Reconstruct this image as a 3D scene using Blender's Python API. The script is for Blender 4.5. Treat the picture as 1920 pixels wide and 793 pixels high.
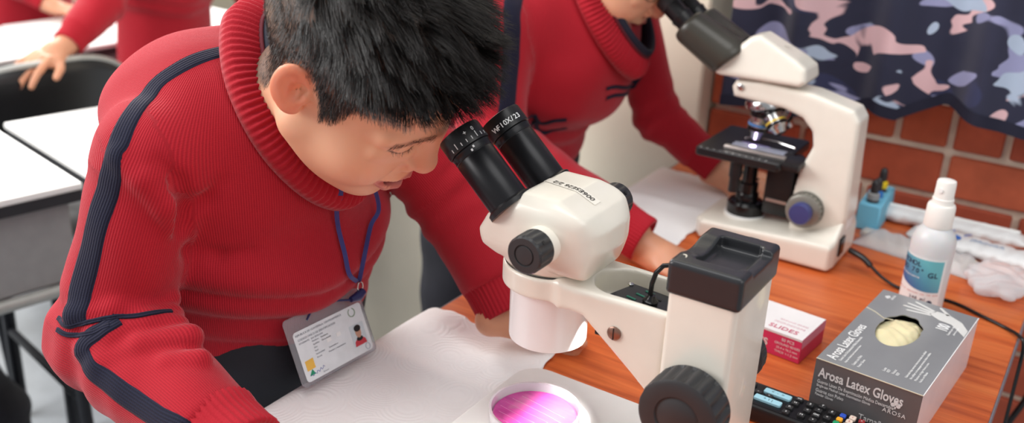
import bpy, bmesh, math, random
import numpy as np
from mathutils import Vector, Matrix
from mathutils.bvhtree import BVHTree
random.seed(7); RNG = np.random.default_rng(7)
for o in list(bpy.data.objects): bpy.data.objects.remove(o)
SC = bpy.context.scene; COL = SC.collection
PI = math.pi
# ------------------------------------------------------------------ camera
def cam_axes(p, r, az):
    p, r, az = map(math.radians, (p, r, az))
    fw = Vector((-math.sin(az)*math.cos(p), math.cos(az)*math.cos(p), -math.sin(p)))
    rt = Vector((math.cos(az), math.sin(az), 0)); up = rt.cross(fw)
    return fw, rt*math.cos(r)+up*math.sin(r), up*math.cos(r)-rt*math.sin(r)
FW, RT, UP = cam_axes(22.0, 2.6, 32.4)
CAM = Vector((0, 0, 1.30)); FPX = 1800.0
cd = bpy.data.cameras.new('camera'); co = bpy.data.objects.new('camera', cd); COL.objects.link(co)
M = Matrix.Identity(4)
for i in range(3): M[i][0] = RT[i]; M[i][1] = UP[i]; M[i][2] = -FW[i]; M[i][3] = CAM[i]
co.matrix_world = M
cd.sensor_width = 36; cd.lens = FPX/1920*36; cd.clip_start = .02
cd.dof.use_dof = True; cd.dof.focus_distance = .875; cd.dof.aperture_fstop = 4.2
SC.camera = co
# ------------------------------------------------------------------ light
SC.view_settings.view_transform = 'Standard'; SC.view_settings.look = 'None'
SC.view_settings.gamma = 1; SC.view_settings.use_curve_mapping = False
SC.view_settings.exposure = 0.34
wd = bpy.data.worlds.new('daylight'); SC.world = wd; wd.use_nodes = True
wd.node_tree.nodes['Background'].inputs[0].default_value = (.93, .96, 1.0, 1)
wd.node_tree.nodes['Background'].inputs[1].default_value = .33
def area(name, loc, aim, sx, sy, power, col=(1, 1, 1)):
    l = bpy.data.lights.new(name, 'AREA'); l.shape = 'RECTANGLE'; l.size = sx; l.size_y = sy
    l.energy = power; l.color = col
    o = bpy.data.objects.new(name, l); COL.objects.link(o); o.location = loc
    o.rotation_euler = (Vector(aim)-Vector(loc)).to_track_quat('-Z', 'Y').to_euler(); return o
# the classroom's long window side (left and ahead) and the window behind the curtain side
area('window_light_long_side', (-3.4, 2.9, 2.6), (-.8, .7, .9), 3.0, 1.8, 190, (1, .98, .96))
area('window_light_near_side', (1.6, .2, 2.3), (-.5, .8, .8), 1.8, 1.5, 16, (1, .98, .95))
area('window_light_left_side', (-2.7, -.7, 2.2), (-.7, .7, .9), 2.2, 1.5, 78, (1, .98, .96))
area('ceiling_light', (-.6, .3, 3.0), (-.6, .7, .8), 2.4, 1.2, 24, (1, .99, .97))
# ------------------------------------------------------------------ helpers
def lin(c):
    c = [x/255 for x in c]
    return tuple(x/12.92 if x <= .04045 else ((x+.055)/1.055)**2.4 for x in c)
MATS = {}
def mat(name, rgb, rough=.5, metal=0, spec=.5, var=.06, vscale=40, bump=0, bscale=200, trans=0, ior=1.45, emit=0, coat=0, sss=0, stretch=None, sheen=0, alpha=1):
    """a procedural material: base colour with slight noise variation, optional noise bump"""
    if name in MATS: return MATS[name]
    m = bpy.data.materials.new(name); m.use_nodes = True; MATS[name] = m
    n = m.node_tree.nodes; L = m.node_tree.links; b = n['Principled BSDF']
    c = lin(rgb)
    tc = n.new('ShaderNodeTexCoord'); mp = n.new('ShaderNodeMapping'); L.new(tc.outputs['Object'], mp.inputs[0])
    if stretch: mp.inputs['Scale'].default_value = stretch
    nz = n.new('ShaderNodeTexNoise'); nz.inputs['Scale'].default_value = vscale; nz.inputs['Detail'].default_value = 4
    L.new(mp.outputs[0], nz.inputs[0])
    rp = n.new('ShaderNodeValToRGB'); L.new(nz.outputs[0], rp.inputs[0])
    rp.color_ramp.elements[0].position = .3; rp.color_ramp.elements[1].position = .7
    rp.color_ramp.elements[0].color = (*[x*(1-var) for x in c], 1); rp.color_ramp.elements[1].color = (*[min(1, x*(1+var)) for x in c], 1)
    L.new(rp.outputs[0], b.inputs['Base Color'])
    b.inputs['Roughness'].default_value = rough; b.inputs['Metallic'].default_value = metal
    b.inputs['Specular IOR Level'].default_value = spec; b.inputs['IOR'].default_value = ior
    b.inputs['Transmission Weight'].default_value = trans; b.inputs['Coat Weight'].default_value = coat
    b.inputs['Subsurface Weight'].default_value = sss; b.inputs['Sheen Weight'].default_value = sheen
    b.inputs['Alpha'].default_value = alpha
    if sss: b.inputs['Subsurface Radius'].default_value = (.012, .004, .002); b.inputs['Subsurface Scale'].default_value = 1
    if emit: b.inputs['Emission Color'].default_value = (*c, 1); b.inputs['Emission Strength'].default_value = emit
    if bump:
        z2 = n.new('ShaderNodeTexNoise'); z2.inputs['Scale'].default_value = bscale; z2.inputs['Detail'].default_value = 3
        L.new(mp.outputs[0], z2.inputs[0])
        bp = n.new('ShaderNodeBump'); bp.inputs['Strength'].default_value = bump; bp.inputs['Distance'].default_value = .001
        L.new(z2.outputs[0], bp.inputs['Height']); L.new(bp.outputs[0], b.inputs['Normal'])
    return m
def nodes_of(m): return m.node_tree.nodes, m.node_tree.links, m.node_tree.nodes['Principled BSDF']

class G:
    """collects shapes; build() links them as one mesh object"""
    def __init__(s): s.v = []; s.f = []; s.mi = []; s.k = 0
    def add(s, v, f):
        o = len(s.v); s.v += [tuple(map(float, p)) for p in v]; s.f += [tuple(int(i)+o for i in q) for q in f]; s.mi += [s.k]*len(f); return s
    def bm(s, b, M=None):
        if M is not None: b.transform(M)
        b.verts.index_update()
        s.add([v.co for v in b.verts], [[v.index for v in f.verts] for f in b.faces]); b.free(); return s
    def box(s, c, d, bev=0, seg=2, M=None):
        b = bmesh.new(); bmesh.ops.create_cube(b, size=1)
        for v in b.verts: v.co = Vector((v.co.x*d[0], v.co.y*d[1], v.co.z*d[2]))
        if bev: bmesh.ops.bevel(b, geom=b.edges[:], offset=bev, segments=seg, affect='EDGES', profile=.5)
        T = Matrix.Translation(c)
        return s.bm(b, (M @ T) if M is not None else T)
    def prism(s, pts, lo, hi, axis='z', bev=0, seg=2, M=None):
        """2D outline (counter-clockwise) extruded along an axis; axis y: pts are (x,z)"""
        b = bmesh.new()
        mk = {'z': lambda p, t: (p[0], p[1], t), 'y': lambda p, t: (p[0], t, p[1]), 'x': lambda p, t: (t, p[0], p[1])}[axis]
        A = [b.verts.new(mk(p, lo)) for p in pts]; B = [b.verts.new(mk(p, hi)) for p in pts]; n = len(pts)
        b.faces.new(A[::-1]); b.faces.new(B)
        for i in range(n): b.faces.new((A[i], A[(i+1) % n], B[(i+1) % n], B[i]))
        bmesh.ops.recalc_face_normals(b, faces=b.faces[:])
        if bev:
            b.edges.ensure_lookup_table()
            ed = [e for e in b.edges if len(e.link_faces) == 2 and e.calc_face_angle(0) > .5]
            bmesh.ops.bevel(b, geom=ed, offset=bev, segments=seg, affect='EDGES', profile=.5, clamp_overlap=True)
        return s.bm(b, M)
    def lathe(s, prof, seg=32, M=None, flute=None, caps=True):
        """profile [(r,z)...]; flute=(i0,i1,n,depth) ridges rings i0..i1"""
        v = []; f = []
        for i, (r, z) in enumerate(prof):
            for j in range(seg):
                a = 2*PI*j/seg; rr = r
                if flute and flute[0] <= i <= flute[1]: rr = r-flute[3]*(.5+.5*math.copysign(abs(math.cos(a*flute[2]))**.5, math.cos(a*flute[2])))
                v.append(Vector((rr*math.cos(a), rr*math.sin(a), z)))
        for i in range(len(prof)-1):
            for j in range(seg):
                k = (j+1) % seg; f.append((i*seg+j, i*seg+k, (i+1)*seg+k, (i+1)*seg+j))
        if caps:
            if prof[0][0] > 1e-6: f.append(tuple(range(seg))[::-1])
            if prof[-1][0] > 1e-6: f.append(tuple(range((len(prof)-1)*seg, len(prof)*seg)))
        if M is not None: v = [M @ p for p in v]
        return s.add(v, f)
    def tube(s, pts, r, seg=10, caps=True, M=None):
        pts = [Vector(p) for p in pts]; n = len(pts); rs = r if hasattr(r, '__len__') else [r]*n
        v = []; f = []; prev = None
        for i in range(n):
            t = (pts[min(i+1, n-1)]-pts[max(i-1, 0)]).normalized()
            if prev is None:
                a = t.orthogonal().normalized()
            else: a = (prev-t*prev.dot(t)).normalized()
            prev = a; b = t.cross(a)
            for j in range(seg):
                g = 2*PI*j/seg; v.append(pts[i]+(a*math.cos(g)+b*math.sin(g))*rs[i])
        for i in range(n-1):
            for j in range(seg):
                k = (j+1) % seg; f.append((i*seg+j, i*seg+k, (i+1)*seg+k, (i+1)*seg+j))
        if caps: f.append(tuple(range(seg))[::-1]); f.append(tuple(range((n-1)*seg, n*seg)))
        if M is not None: v = [M @ p for p in v]
        return s.add(v, f)
    def quad(s, a, b, c, d): return s.add([a, b, c, d], [(0, 1, 2, 3)])
    def build(s, name, m, parent=None, smooth=True, ang=40, world=False):
        return mkobj(name, s.v, s.f, m, parent, smooth, ang, world, s.mi)
def mkobj(name, v, f, m, parent=None, smooth=True, ang=40, world=False, mi=None):
    me = bpy.data.meshes.new(name)
    if isinstance(v, np.ndarray):
        k = f.shape[1]; me.vertices.add(len(v)); me.vertices.foreach_set('co', v.astype(np.float32).ravel())
        me.loops.add(f.size); me.loops.foreach_set('vertex_index', f.astype(np.int32).ravel())
        me.polygons.add(len(f)); me.polygons.foreach_set('loop_start', np.arange(0, f.size, k, dtype=np.int32))
        me.polygons.foreach_set('loop_total', np.full(len(f), k, dtype=np.int32)); me.update(calc_edges=True)
    else: me.from_pydata(v, [], f)
    for mm in (m if isinstance(m, (list, tuple)) else [m]): me.materials.append(mm)
    if mi and max(mi): me.polygons.foreach_set('material_index', mi)
    if smooth:
        me.polygons.foreach_set('use_smooth', [True]*len(me.polygons))
        if ang < 180:
            try: me.set_sharp_from_angle(angle=math.radians(ang))
            except Exception: pass
    o = bpy.data.objects.new(name, me); COL.objects.link(o)
    if parent is not None: attach(o, parent, world)
    return o
def attach(o, parent, world=False):
    o.parent = parent
    if world:
        q = parent; mw = Matrix.Identity(4)
        while q is not None:
            mw = (q.matrix_parent_inverse @ q.matrix_basis if q.parent else q.matrix_basis) @ mw; q = q.parent
        o.matrix_parent_inverse = mw.inverted()
def thing(name, label, cat, loc=(0, 0, 0), rz=0, group=None):
    o = bpy.data.objects.new(name, None); COL.objects.link(o); o.empty_display_size = .02
    o.location = loc; o.rotation_euler = (0, 0, rz); return tag(o, label, cat, group)
def tag(o, label=None, cat=None, group=None, kind=None):
    for k, x in (('label', label), ('category', cat), ('group', group), ('kind', kind)):
        if x: o[k] = x
    return o
def clone(o, parent=None):
    c = o.copy(); COL.objects.link(c); c.parent = parent
    for ch in list(o.children): clone(ch, c)
    return c
def rounded(x0, x1, y0, y1, r, n=6):
    p = []
    for cx, cy, a in ((x1-r, y1-r, 0), (x0+r, y1-r, 90), (x0+r, y0+r, 180), (x1-r, y0+r, 270)):
        for i in range(n+1):
            t = math.radians(a+90*i/n); p.append((cx+r*math.cos(t), cy+r*math.sin(t)))
    return p
def axis_to(d, at=(0, 0, 0), spin=0):
    """matrix taking +Z to direction d, placed at a point"""
    return Matrix.Translation(at) @ Vector(d).to_track_quat('Z', 'Y').to_matrix().to_4x4() @ Matrix.Rotation(spin, 4, 'Z')
def text(name, s, size, m, parent, Mx, extrude=.0001, align='LEFT', shear=0, spacing=1.0, world=False, bold=0):
    cu = bpy.data.curves.new(name, 'FONT'); cu.body = s; cu.size = size; cu.extrude = extrude; cu.align_x = align
    cu.shear = shear; cu.space_character = spacing; cu.resolution_u = 3; cu.offset = bold
    t = bpy.data.objects.new('t', cu); COL.objects.link(t); bpy.context.view_layer.update()
    me = bpy.data.meshes.new_from_object(t.evaluated_get(bpy.context.evaluated_depsgraph_get()))
    bpy.data.objects.remove(t); me.name = name
    me.transform(Mx); me.materials.clear(); me.materials.append(m)
    o = bpy.data.objects.new(name, me); COL.objects.link(o)
    if parent is not None: attach(o, parent, world)
    return o
def frame(o, x, y):
    """matrix with local X along x, local Y along y"""
    x = Vector(x).normalized(); y = Vector(y); y = (y-x*y.dot(x)).normalized(); z = x.cross(y)
    m = Matrix.Identity(4)
    for i in range(3): m[i][0] = x[i]; m[i][1] = y[i]; m[i][2] = z[i]; m[i][3] = o[i]
    return m
# ------------------------------------------------------------------ implicit surfaces (numpy)
def smin(a, b, k):
    h = np.clip(.5+.5*(b-a)/k, 0, 1); return b+(a-b)*h-k*h*(1-h)
def smax(a, b, k): return -smin(-a, -b, k)
def V3(p): return np.array(p, dtype=np.float32)
def s_ell(P, c, r, R=None):
    q = P-V3(c)
    if R is not None: q = q @ V3(R)
    r = V3(r); k0 = np.sqrt(((q/r)**2).sum(1)); k1 = np.sqrt(((q/(r*r))**2).sum(1))+1e-9
    return k0*(k0-1)/k1
def s_cap(P, a, b, ra, rb=None):
    rb = ra if rb is None else rb
    a = V3(a); b = V3(b); ab = b-a; pa = P-a
    h = np.clip((pa @ ab)/(ab @ ab), 0, 1)
    return np.linalg.norm(pa-h[:, None]*ab, axis=1)-(ra+(rb-ra)*h)
def s_box(P, c, h, r=0, R=None):
    q = P-V3(c)
    if R is not None: q = q @ V3(R)
    q = np.abs(q)-(V3(h)-r)
    return np.linalg.norm(np.maximum(q, 0), axis=1)+np.minimum(q.max(1), 0)-r
def s_poly(x, y, pts):
    """signed distance to a 2D polygon"""
    d = np.full(x.shape, 1e9); s = np.ones(x.shape); n = len(pts)
    for i in range(n):
        ax, ay = pts[i]; bx, by = pts[i-1]; ex, ey = bx-ax, by-ay; wx, wy = x-ax, y-ay
        t = np.clip((wx*ex+wy*ey)/(ex*ex+ey*ey), 0, 1); d = np.minimum(d, (wx-ex*t)**2+(wy-ey*t)**2)
        c1 = y >= ay; c2 = y < by; c3 = ex*wy > ey*wx
        s = np.where((c1 & c2 & c3) | (~c1 & ~c2 & ~c3), -s, s)
    return s*np.sqrt(d)
def s_cyl(P, a, b, r, rnd=0):
    a = V3(a); b = V3(b); ab = b-a; L = np.linalg.norm(ab); u = ab/L; q = P-a; h = q @ u
    rr = np.linalg.norm(q-h[:, None]*u, axis=1)-r+rnd; hh = np.abs(h-L/2)-L/2+rnd
    return np.minimum(np.maximum(rr, hh), 0)+np.sqrt(np.maximum(rr, 0)**2+np.maximum(hh, 0)**2)-rnd
def nets(f, lo, hi, h, blk=8):
    """naive surface nets with block culling: returns vertices and quads of the zero set"""
    lo = V3(lo); n = np.ceil((V3(hi)-lo)/h/blk).astype(int)*blk+1; F = np.full(tuple(n), 1e3, dtype=np.float32)
    nb = (n-1)//blk
    bi = np.stack(np.meshgrid(*[np.arange(k) for k in nb], indexing='ij'), -1).reshape(-1, 3)
    cen = lo+(bi*blk+blk/2)*h; fc = f(cen.astype(np.float32)); rad = blk*h*.5*1.7321*1.35+.004
    act = np.abs(fc) < rad
    for b, s in zip(bi[~act], fc[~act]):
        x, y, z = b*blk; F[x:x+blk+1, y:y+blk+1, z:z+blk+1] = np.where(np.abs(F[x:x+blk+1, y:y+blk+1, z:z+blk+1]) > 900, np.sign(s)*500, F[x:x+blk+1, y:y+blk+1, z:z+blk+1])
    g = np.stack(np.meshgrid(*[np.arange(blk+1)]*3, indexing='ij'), -1).reshape(-1, 3)
    ab = bi[act]
    for i in range(0, len(ab), 400):
        c = ab[i:i+400]; idx = (c[:, None, :]*blk+g[None]).reshape(-1, 3)
        F[idx[:, 0], idx[:, 1], idx[:, 2]] = f((lo+idx*h).astype(np.float32))
    S = F < 0
    c8 = [S[a:n[0]-1+a, b:n[1]-1+b, c:n[2]-1+c] for a in (0, 1) for b in (0, 1) for c in (0, 1)]
    cnt = sum(x.astype(np.int8) for x in c8); mix = (cnt > 0) & (cnt < 8)
    I = np.argwhere(mix); vid = np.full(mix.shape, -1, dtype=np.int64); vid[mix] = np.arange(len(I))
    acc = np.zeros((len(I), 3)); num = np.zeros(len(I))
    cor = np.array([(a, b, c) for a in (0, 1) for b in (0, 1) for c in (0, 1)])
    val = np.stack([F[I[:, 0]+a, I[:, 1]+b, I[:, 2]+c] for a, b, c in cor], 1)
    for i in range(8):
        for j in range(i+1, 8):
            if np.abs(cor[i]-cor[j]).sum() != 1: continue
            m = (val[:, i] < 0) != (val[:, j] < 0); t = np.zeros(len(I)); t[m] = val[m, i]/(val[m, i]-val[m, j])
            acc += np.where(m[:, None], cor[i]+(cor[j]-cor[i])*t[:, None], 0); num += m
    V = lo+(I+acc/num[:, None])*h
    Q = []
    for ax in range(3):
        o1, o2 = [(1, 2), (2, 0), (0, 1)][ax]; sl = [slice(None)]*3; sl2 = [slice(None)]*3
        sl[ax] = slice(0, -1); sl2[ax] = slice(1, None)
        d = S[tuple(sl)] != S[tuple(sl2)]; E = np.argwhere(d)
        E = E[(E[:, o1] > 0) & (E[:, o2] > 0) & (E[:, o1] < n[o1]-1) & (E[:, o2] < n[o2]-1)]
        if not len(E): continue
        q = []
        for a, b in ((-1, -1), (0, -1), (0, 0), (-1, 0)):
            e = E.copy(); e[:, o1] += a; e[:, o2] += b; q.append(vid[e[:, 0], e[:, 1], e[:, 2]])
        q = np.stack(q, 1); fl = ~S[E[:, 0], E[:, 1], E[:, 2]]; q[fl] = q[fl][:, ::-1]; Q.append(q)
    return V, np.concatenate(Q)
def relax(V, Q, it=2, lam=.5):
    n = len(V)
    for _ in range(it):
        acc = np.zeros_like(V); c = np.zeros(n)
        for a, b in ((0, 1), (1, 2), (2, 3), (3, 0)):
            np.add.at(acc, Q[:, a], V[Q[:, b]]); np.add.at(c, Q[:, a], 1); np.add.at(acc, Q[:, b], V[Q[:, a]]); np.add.at(c, Q[:, b], 1)
        V = V+lam*(acc/np.maximum(c, 1)[:, None]-V)
    return V
def fattr(o, name, val):
    a = o.data.attributes.new(name, 'FLOAT', 'POINT'); a.data.foreach_set('value', np.asarray(val, dtype=np.float32))
def project(p):
    v = Vector(p)-CAM; z = v.dot(FW); return 960+FPX*v.dot(RT)/z, 396.5-FPX*v.dot(UP)/z
def pix(px, py): return (FW+RT*((px-960)/FPX)-UP*((py-396.5)/FPX))
# ------------------------------------------------------------------ shared materials
m_white = mat('cream_enamel', (230, 224, 212), .28, var=.02, coat=.3)
m_white2 = mat('white_plastic', (240, 240, 238), .35, var=.02)
m_black = mat('black_plastic', (26, 26, 28), .35, var=.1, bump=.05, bscale=900)
m_blackgloss = mat('black_gloss', (20, 20, 22), .22, var=.05)
m_rubber = mat('black_rubber', (46, 46, 48), .42, var=.06)
m_grey = mat('dark_grey_plastic', (42, 43, 46), .25, var=.05)
m_chrome = mat('chrome', (205, 205, 205), .2, 1, var=.03)
m_print_w = mat('white_print', (238, 238, 238), .5, var=.01)
m_print_k = mat('black_print', (28, 28, 28), .5, var=.01)
m_skin_dummy = None
# ================================================================== setting
TZ = .75                      # table top height
def struct(o): o['kind'] = 'structure'; return o
# floor: pale terrazzo
mf = mat('floor_terrazzo', (176, 182, 188), .35, var=.10, vscale=14)
struct(G().box((-2.2, 1.6, -.02), (7.0, 7.0, .04)).build('floor', mf, smooth=False))
# brick wall: every brick a part of the wall
m_mortar = mat('mortar', (230, 216, 196), .9, var=.08, vscale=60, bump=.5, bscale=400)
m_brick = [mat('brick_red_%d' % i, c, .75, var=.14, vscale=25, bump=.35, bscale=250) for i, c in enumerate(((190, 92, 60), (180, 84, 56), (198, 100, 68), (172, 80, 56)))]
WY = 1.575
wall = struct(G().box((.34, WY+.062, .46), (1.86, .10, .935)).build('wall_far', m_mortar, smooth=False))
pitch = .0765; zj = .852
bk = {}
def brick(x0, x1, z0, z1, k):
    key = (round(x1-x0, 3), round(z1-z0, 3), k)
    if key not in bk:
        o = G().box((0, 0, 0), (x1-x0, .05, z1-z0), .0025, 1).build('brick', m_brick[k], smooth=False); bk[key] = o.data
    else:
        o = bpy.data.objects.new('brick', bk[key]); COL.objects.link(o)
    o.location = ((x0+x1)/2, WY+.027+random.uniform(-.0015, .0015), (z0+z1)/2); o.parent = wall
g2 = .0055
for k in range(-1, 7):                      # course k: bottom joint at zj-(k+1)*pitch
    z0 = zj-(k+1)*pitch+g2; z1 = zj-k*pitch-g2
    if k == -1:                             # header course under the sill
        xs = [-.6+.0803*i for i in range(15)]; xs = [x-.001 for x in xs if x < .5]
        for a, b in zip(xs[:-1], xs[1:]): brick(a+g2, b-g2, z0, z1, random.randrange(4))
    else:
        off = -.199 if k % 2 == 0 else -.084
        xs = [off+.23*i for i in range(-3, 4) if -.65 < off+.23*i < .65]
        if xs[0] > -.6: xs = [-.6]+xs
        for a, b in zip(xs[:-1], xs[1:]): brick(a+g2, b-g2, z0, z1, random.randrange(4))
# plaster column and wall to the left of the bricks
m_plaster = mat('plaster_cream', (236, 228, 208), .8, var=.06, vscale=6, bump=.4, bscale=120)
struct(G().box((-1.09, WY+.03, 1.35), (.98, .14, 2.7), .004, 1).build('wall_left', m_plaster, smooth=False))
struct(G().box((-5.2, 1.6, 1.35), (.1, 6.2, 2.7)).build('wall_back', m_plaster, smooth=False))
struct(G().box((-3.4, 4.65, 1.35), (3.6, .1, 2.7)).build('wall_side', m_plaster, smooth=False))
# window above the bricks: sill, frame, panes
sill = struct(G().box((.02, WY+.02, .944), (1.2, .12, .022), .004, 1).build('trim_1', mat('sill_concrete', (212, 200, 182), .7, bump=.3)))
wn = struct(G().box((.02, WY+.06, .975), (1.2, .04, .04), .003, 1).box((.02, WY+.06, 1.9), (1.2, .04, .04), .003, 1).box((-.56, WY+.06, 1.44), (.04, .04, .96), .003, 1).box((.60, WY+.06, 1.44), (.04, .04, .96), .003, 1).box((.02, WY+.06, 1.44), (.03, .04, .96), .003, 1).build('window_1', m_grey))
mg = mat('window_glass', (235, 242, 245), .05, trans=1, ior=1.1)
for x0, x1 in ((-.54, .0), (.04, .58)): G().box(((x0+x1)/2, WY+.062, 1.44), (x1-x0, .004, .9)).build('pane', mg, wn, smooth=False)
# ------------------------------------------------------------------ curtain
def curtain():
    nu, nv = 150, 60; x0, x1 = -.545, .30; v = []; f = []
    def bottom(x):
        X = [-.60, -.45, -.385, -.345, -.315, -.275, -.24, -.21, -.18, -.10, .0, .3]; Z = [.885, .885, .892, .90, .918, .905, .925, .94, .932, .912, .90, .90]
        return float(np.interp(x, X, Z))
    for j in range(nv+1):
        t = j/nv
        for i in range(nu+1):
            x = x0+(x1-x0)*i/nu; zb = bottom(x); z = zb+(1.95-zb)*t**1.2
            fold = .024*math.sin(x*52+1.1+.8*math.sin(x*11))+.008*math.sin(x*95+2)
            amp = (.55+.45*math.exp(-t*3))
            if -.36 < x < .0: amp *= .8
            y = 1.507+fold*amp+.010*math.sin(x*17+.3)
            v.append((x, y, z))
    for j in range(nv):
        for i in range(nu):
            a = j*(nu+1)+i; f.append((a, a+1, a+nu+2, a+nu+1))
    m = bpy.data.materials.new('curtain_print'); m.use_nodes = True; n, L, b = nodes_of(m)
    tc = n.new('ShaderNodeTexCoord'); 
    def vor(scale, dist, off, sy):
        mp = n.new('ShaderNodeMapping'); mp.inputs['Location'].default_value = off; mp.inputs['Scale'].default_value = (1, .25, sy); L.new(tc.outputs['Object'], mp.inputs[0])
        nz = n.new('ShaderNodeTexNoise'); nz.inputs['Scale'].default_value = scale; nz.inputs['Detail'].default_value = 1.2; nz.inputs['Distortion'].default_value = dist; nz.inputs['Roughness'].default_value = .45
        L.new(mp.outputs[0], nz.inputs[0]); return nz.outputs[0]
    def thr(sock, lo, w=.012):
        r = n.new('ShaderNodeMapRange'); r.inputs['From Min'].default_value = lo; r.inputs['From Max'].default_value = lo+w; L.new(sock, r.inputs[0]); return r.outputs[0]
    col = None
    def mixc(base, fac, c):
        mx = n.new('ShaderNodeMix'); mx.data_type = 'RGBA'; L.new(fac, mx.inputs[0])
        if isinstance(base, tuple): mx.inputs[6].default_value = (*lin(base), 1)
        else: L.new(base, mx.inputs[6])
        mx.inputs[7].default_value = (*lin(c), 1); return mx.outputs[2]
    c = mixc((36, 38, 62), thr(vor(9, .3, (3, 0, 7), 1.2), .57), (46, 50, 84))
    c = mixc(c, thr(vor(11, .7, (1, 0, 2), 1.5), .585), (150, 152, 190))
    c = mixc(c, thr(vor(11.5, .8, (8.3, 0, 5.2), 1.6), .59), (226, 186, 190))
    c = mixc(c, thr(vor(12, .8, (4.1, 0, 9.7), 1.4), .605), (176, 192, 214))
    c = mixc(c, thr(vor(13, .6, (7.7, 0, 1.4), 1.5), .56), (34, 36, 60))
    L.new(c, b.inputs['Base Color']); b.inputs['Roughness'].default_value = .85; b.inputs['Sheen Weight'].default_value = .2
    w = n.new('ShaderNodeTexNoise'); w.inputs['Scale'].default_value = 900; L.new(tc.outputs['Object'], w.inputs[0]); bp = n.new('ShaderNodeBump'); bp.inputs['Strength'].default_value = .25; bp.inputs['Distance'].default_value = .001; L.new(w.outputs[0], bp.inputs['Height']); L.new(bp.outputs[0], b.inputs['Normal'])
    th = thing('curtain', 'navy curtain with pink and pale blue blotches hanging over the brick wall', 'curtain', (-.15, 1.507, .90))
    o = mkobj('fabric', v, f, m, th, True, 180, True)
    s = o.modifiers.new('thick', 'SOLIDIFY'); s.thickness = .0015
    hv = []; hf = []
    for i in range(nu+1):
        x, y, z = v[i]; hv += [(x, y-.0022, z-.001), (x, y-.0022, z+.017), (x, y+.0022, z+.017), (x, y+.0022, z-.001)]
    for i in range(nu):
        for k in range(4): hf.append((i*4+k, i*4+(k+1) % 4, i*4+4+(k+1) % 4, i*4+4+k))
    mkobj('hem', hv, hf, mat('curtain_hem', (30, 31, 50), .85), th, True, 60, True)
curtain()
# ------------------------------------------------------------------ work table
m_wood = bpy.data.materials.new('cherry_laminate'); m_wood.use_nodes = True
n, L, b = nodes_of(m_wood)
tc = n.new('ShaderNodeTexCoord'); mp = n.new('ShaderNodeMapping'); mp.inputs['Scale'].default_value = (1.6, 22, 1); mp.inputs['Rotation'].default_value = (0, 0, .05); L.new(tc.outputs['Object'], mp.inputs[0])
nz = n.new('ShaderNodeTexNoise'); nz.inputs['Scale'].default_value = 3.2; nz.inputs['Detail'].default_value = 6; nz.inputs['Distortion'].default_value = .6; L.new(mp.outputs[0], nz.inputs[0])
rp = n.new('ShaderNodeValToRGB'); L.new(nz.outputs[0], rp.inputs[0])
e = rp.color_ramp.elements; e[0].position = .30; e[0].color = (*lin((184, 84, 42)), 1); e[1].position = .72; e[1].color = (*lin((228, 126, 68)), 1)
e2 = e.new(.5); e2.color = (*lin((212, 104, 52)), 1)
mp2 = n.new('ShaderNodeMapping'); mp2.inputs['Scale'].default_value = (6, 260, 1); L.new(tc.outputs['Object'], mp2.inputs[0])
n2 = n.new('ShaderNodeTexNoise'); n2.inputs['Scale'].default_value = 3; n2.inputs['Detail'].default_value = 2; L.new(mp2.outputs[0], n2.inputs[0])
mx = n.new('ShaderNodeMix'); mx.data_type = 'RGBA'; mx.blend_type = 'MULTIPLY'; mx.inputs[0].default_value = .35
r2 = n.new('ShaderNodeValToRGB'); r2.color_ramp.elements[0].position = .35; r2.color_ramp.elements[0].color = (.55, .5, .45, 1); r2.color_ramp.elements[1].position = .6; L.new(n2.outputs[0], r2.inputs[0])
L.new(rp.outputs[0], mx.inputs[6]); L.new(r2.outputs[0], mx.inputs[7]); L.new(mx.outputs[2], b.inputs['Base Color'])
b.inputs['Roughness'].default_value = .34; b.inputs['Specular IOR Level'].default_value = .5
TX0, TX1, TY0, TY1 = -.625, -.03, -.05, 1.545
tb = thing('work_table', 'cherry wood laminate table carrying the microscopes', 'table', (-.33, .75, 0))
G().box(((TX0+TX1)/2, (TY0+TY1)/2, TZ-.0125), (TX1-TX0, TY1-TY0, .025), .001, 1).build('tabletop', m_wood, tb, smooth=False, world=True)
m_band = mat('grey_edge_band', (120, 122, 132), .4)
for xx in (TX0-.001, TX1+.001): G().box((xx, (TY0+TY1)/2, TZ-.0128), (.002, TY1-TY0, .0245), .0006, 1).build('edge_band', m_band, tb, world=True)
m_leg = mat('grey_steel', (120, 124, 130), .4, .6)
for x in (TX0+.05, TX1-.05):
    for y in (TY0+.05, TY1-.06): G().box((x, y, .3625), (.03, .03, .725), .002, 1).build('leg', m_leg, tb, world=True)
G().box(((TX0+TX1)/2, TY1-.06, .66), (TX1-TX0-.13, .02, .05), .001).build('apron', m_leg, tb, world=True)
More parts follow.
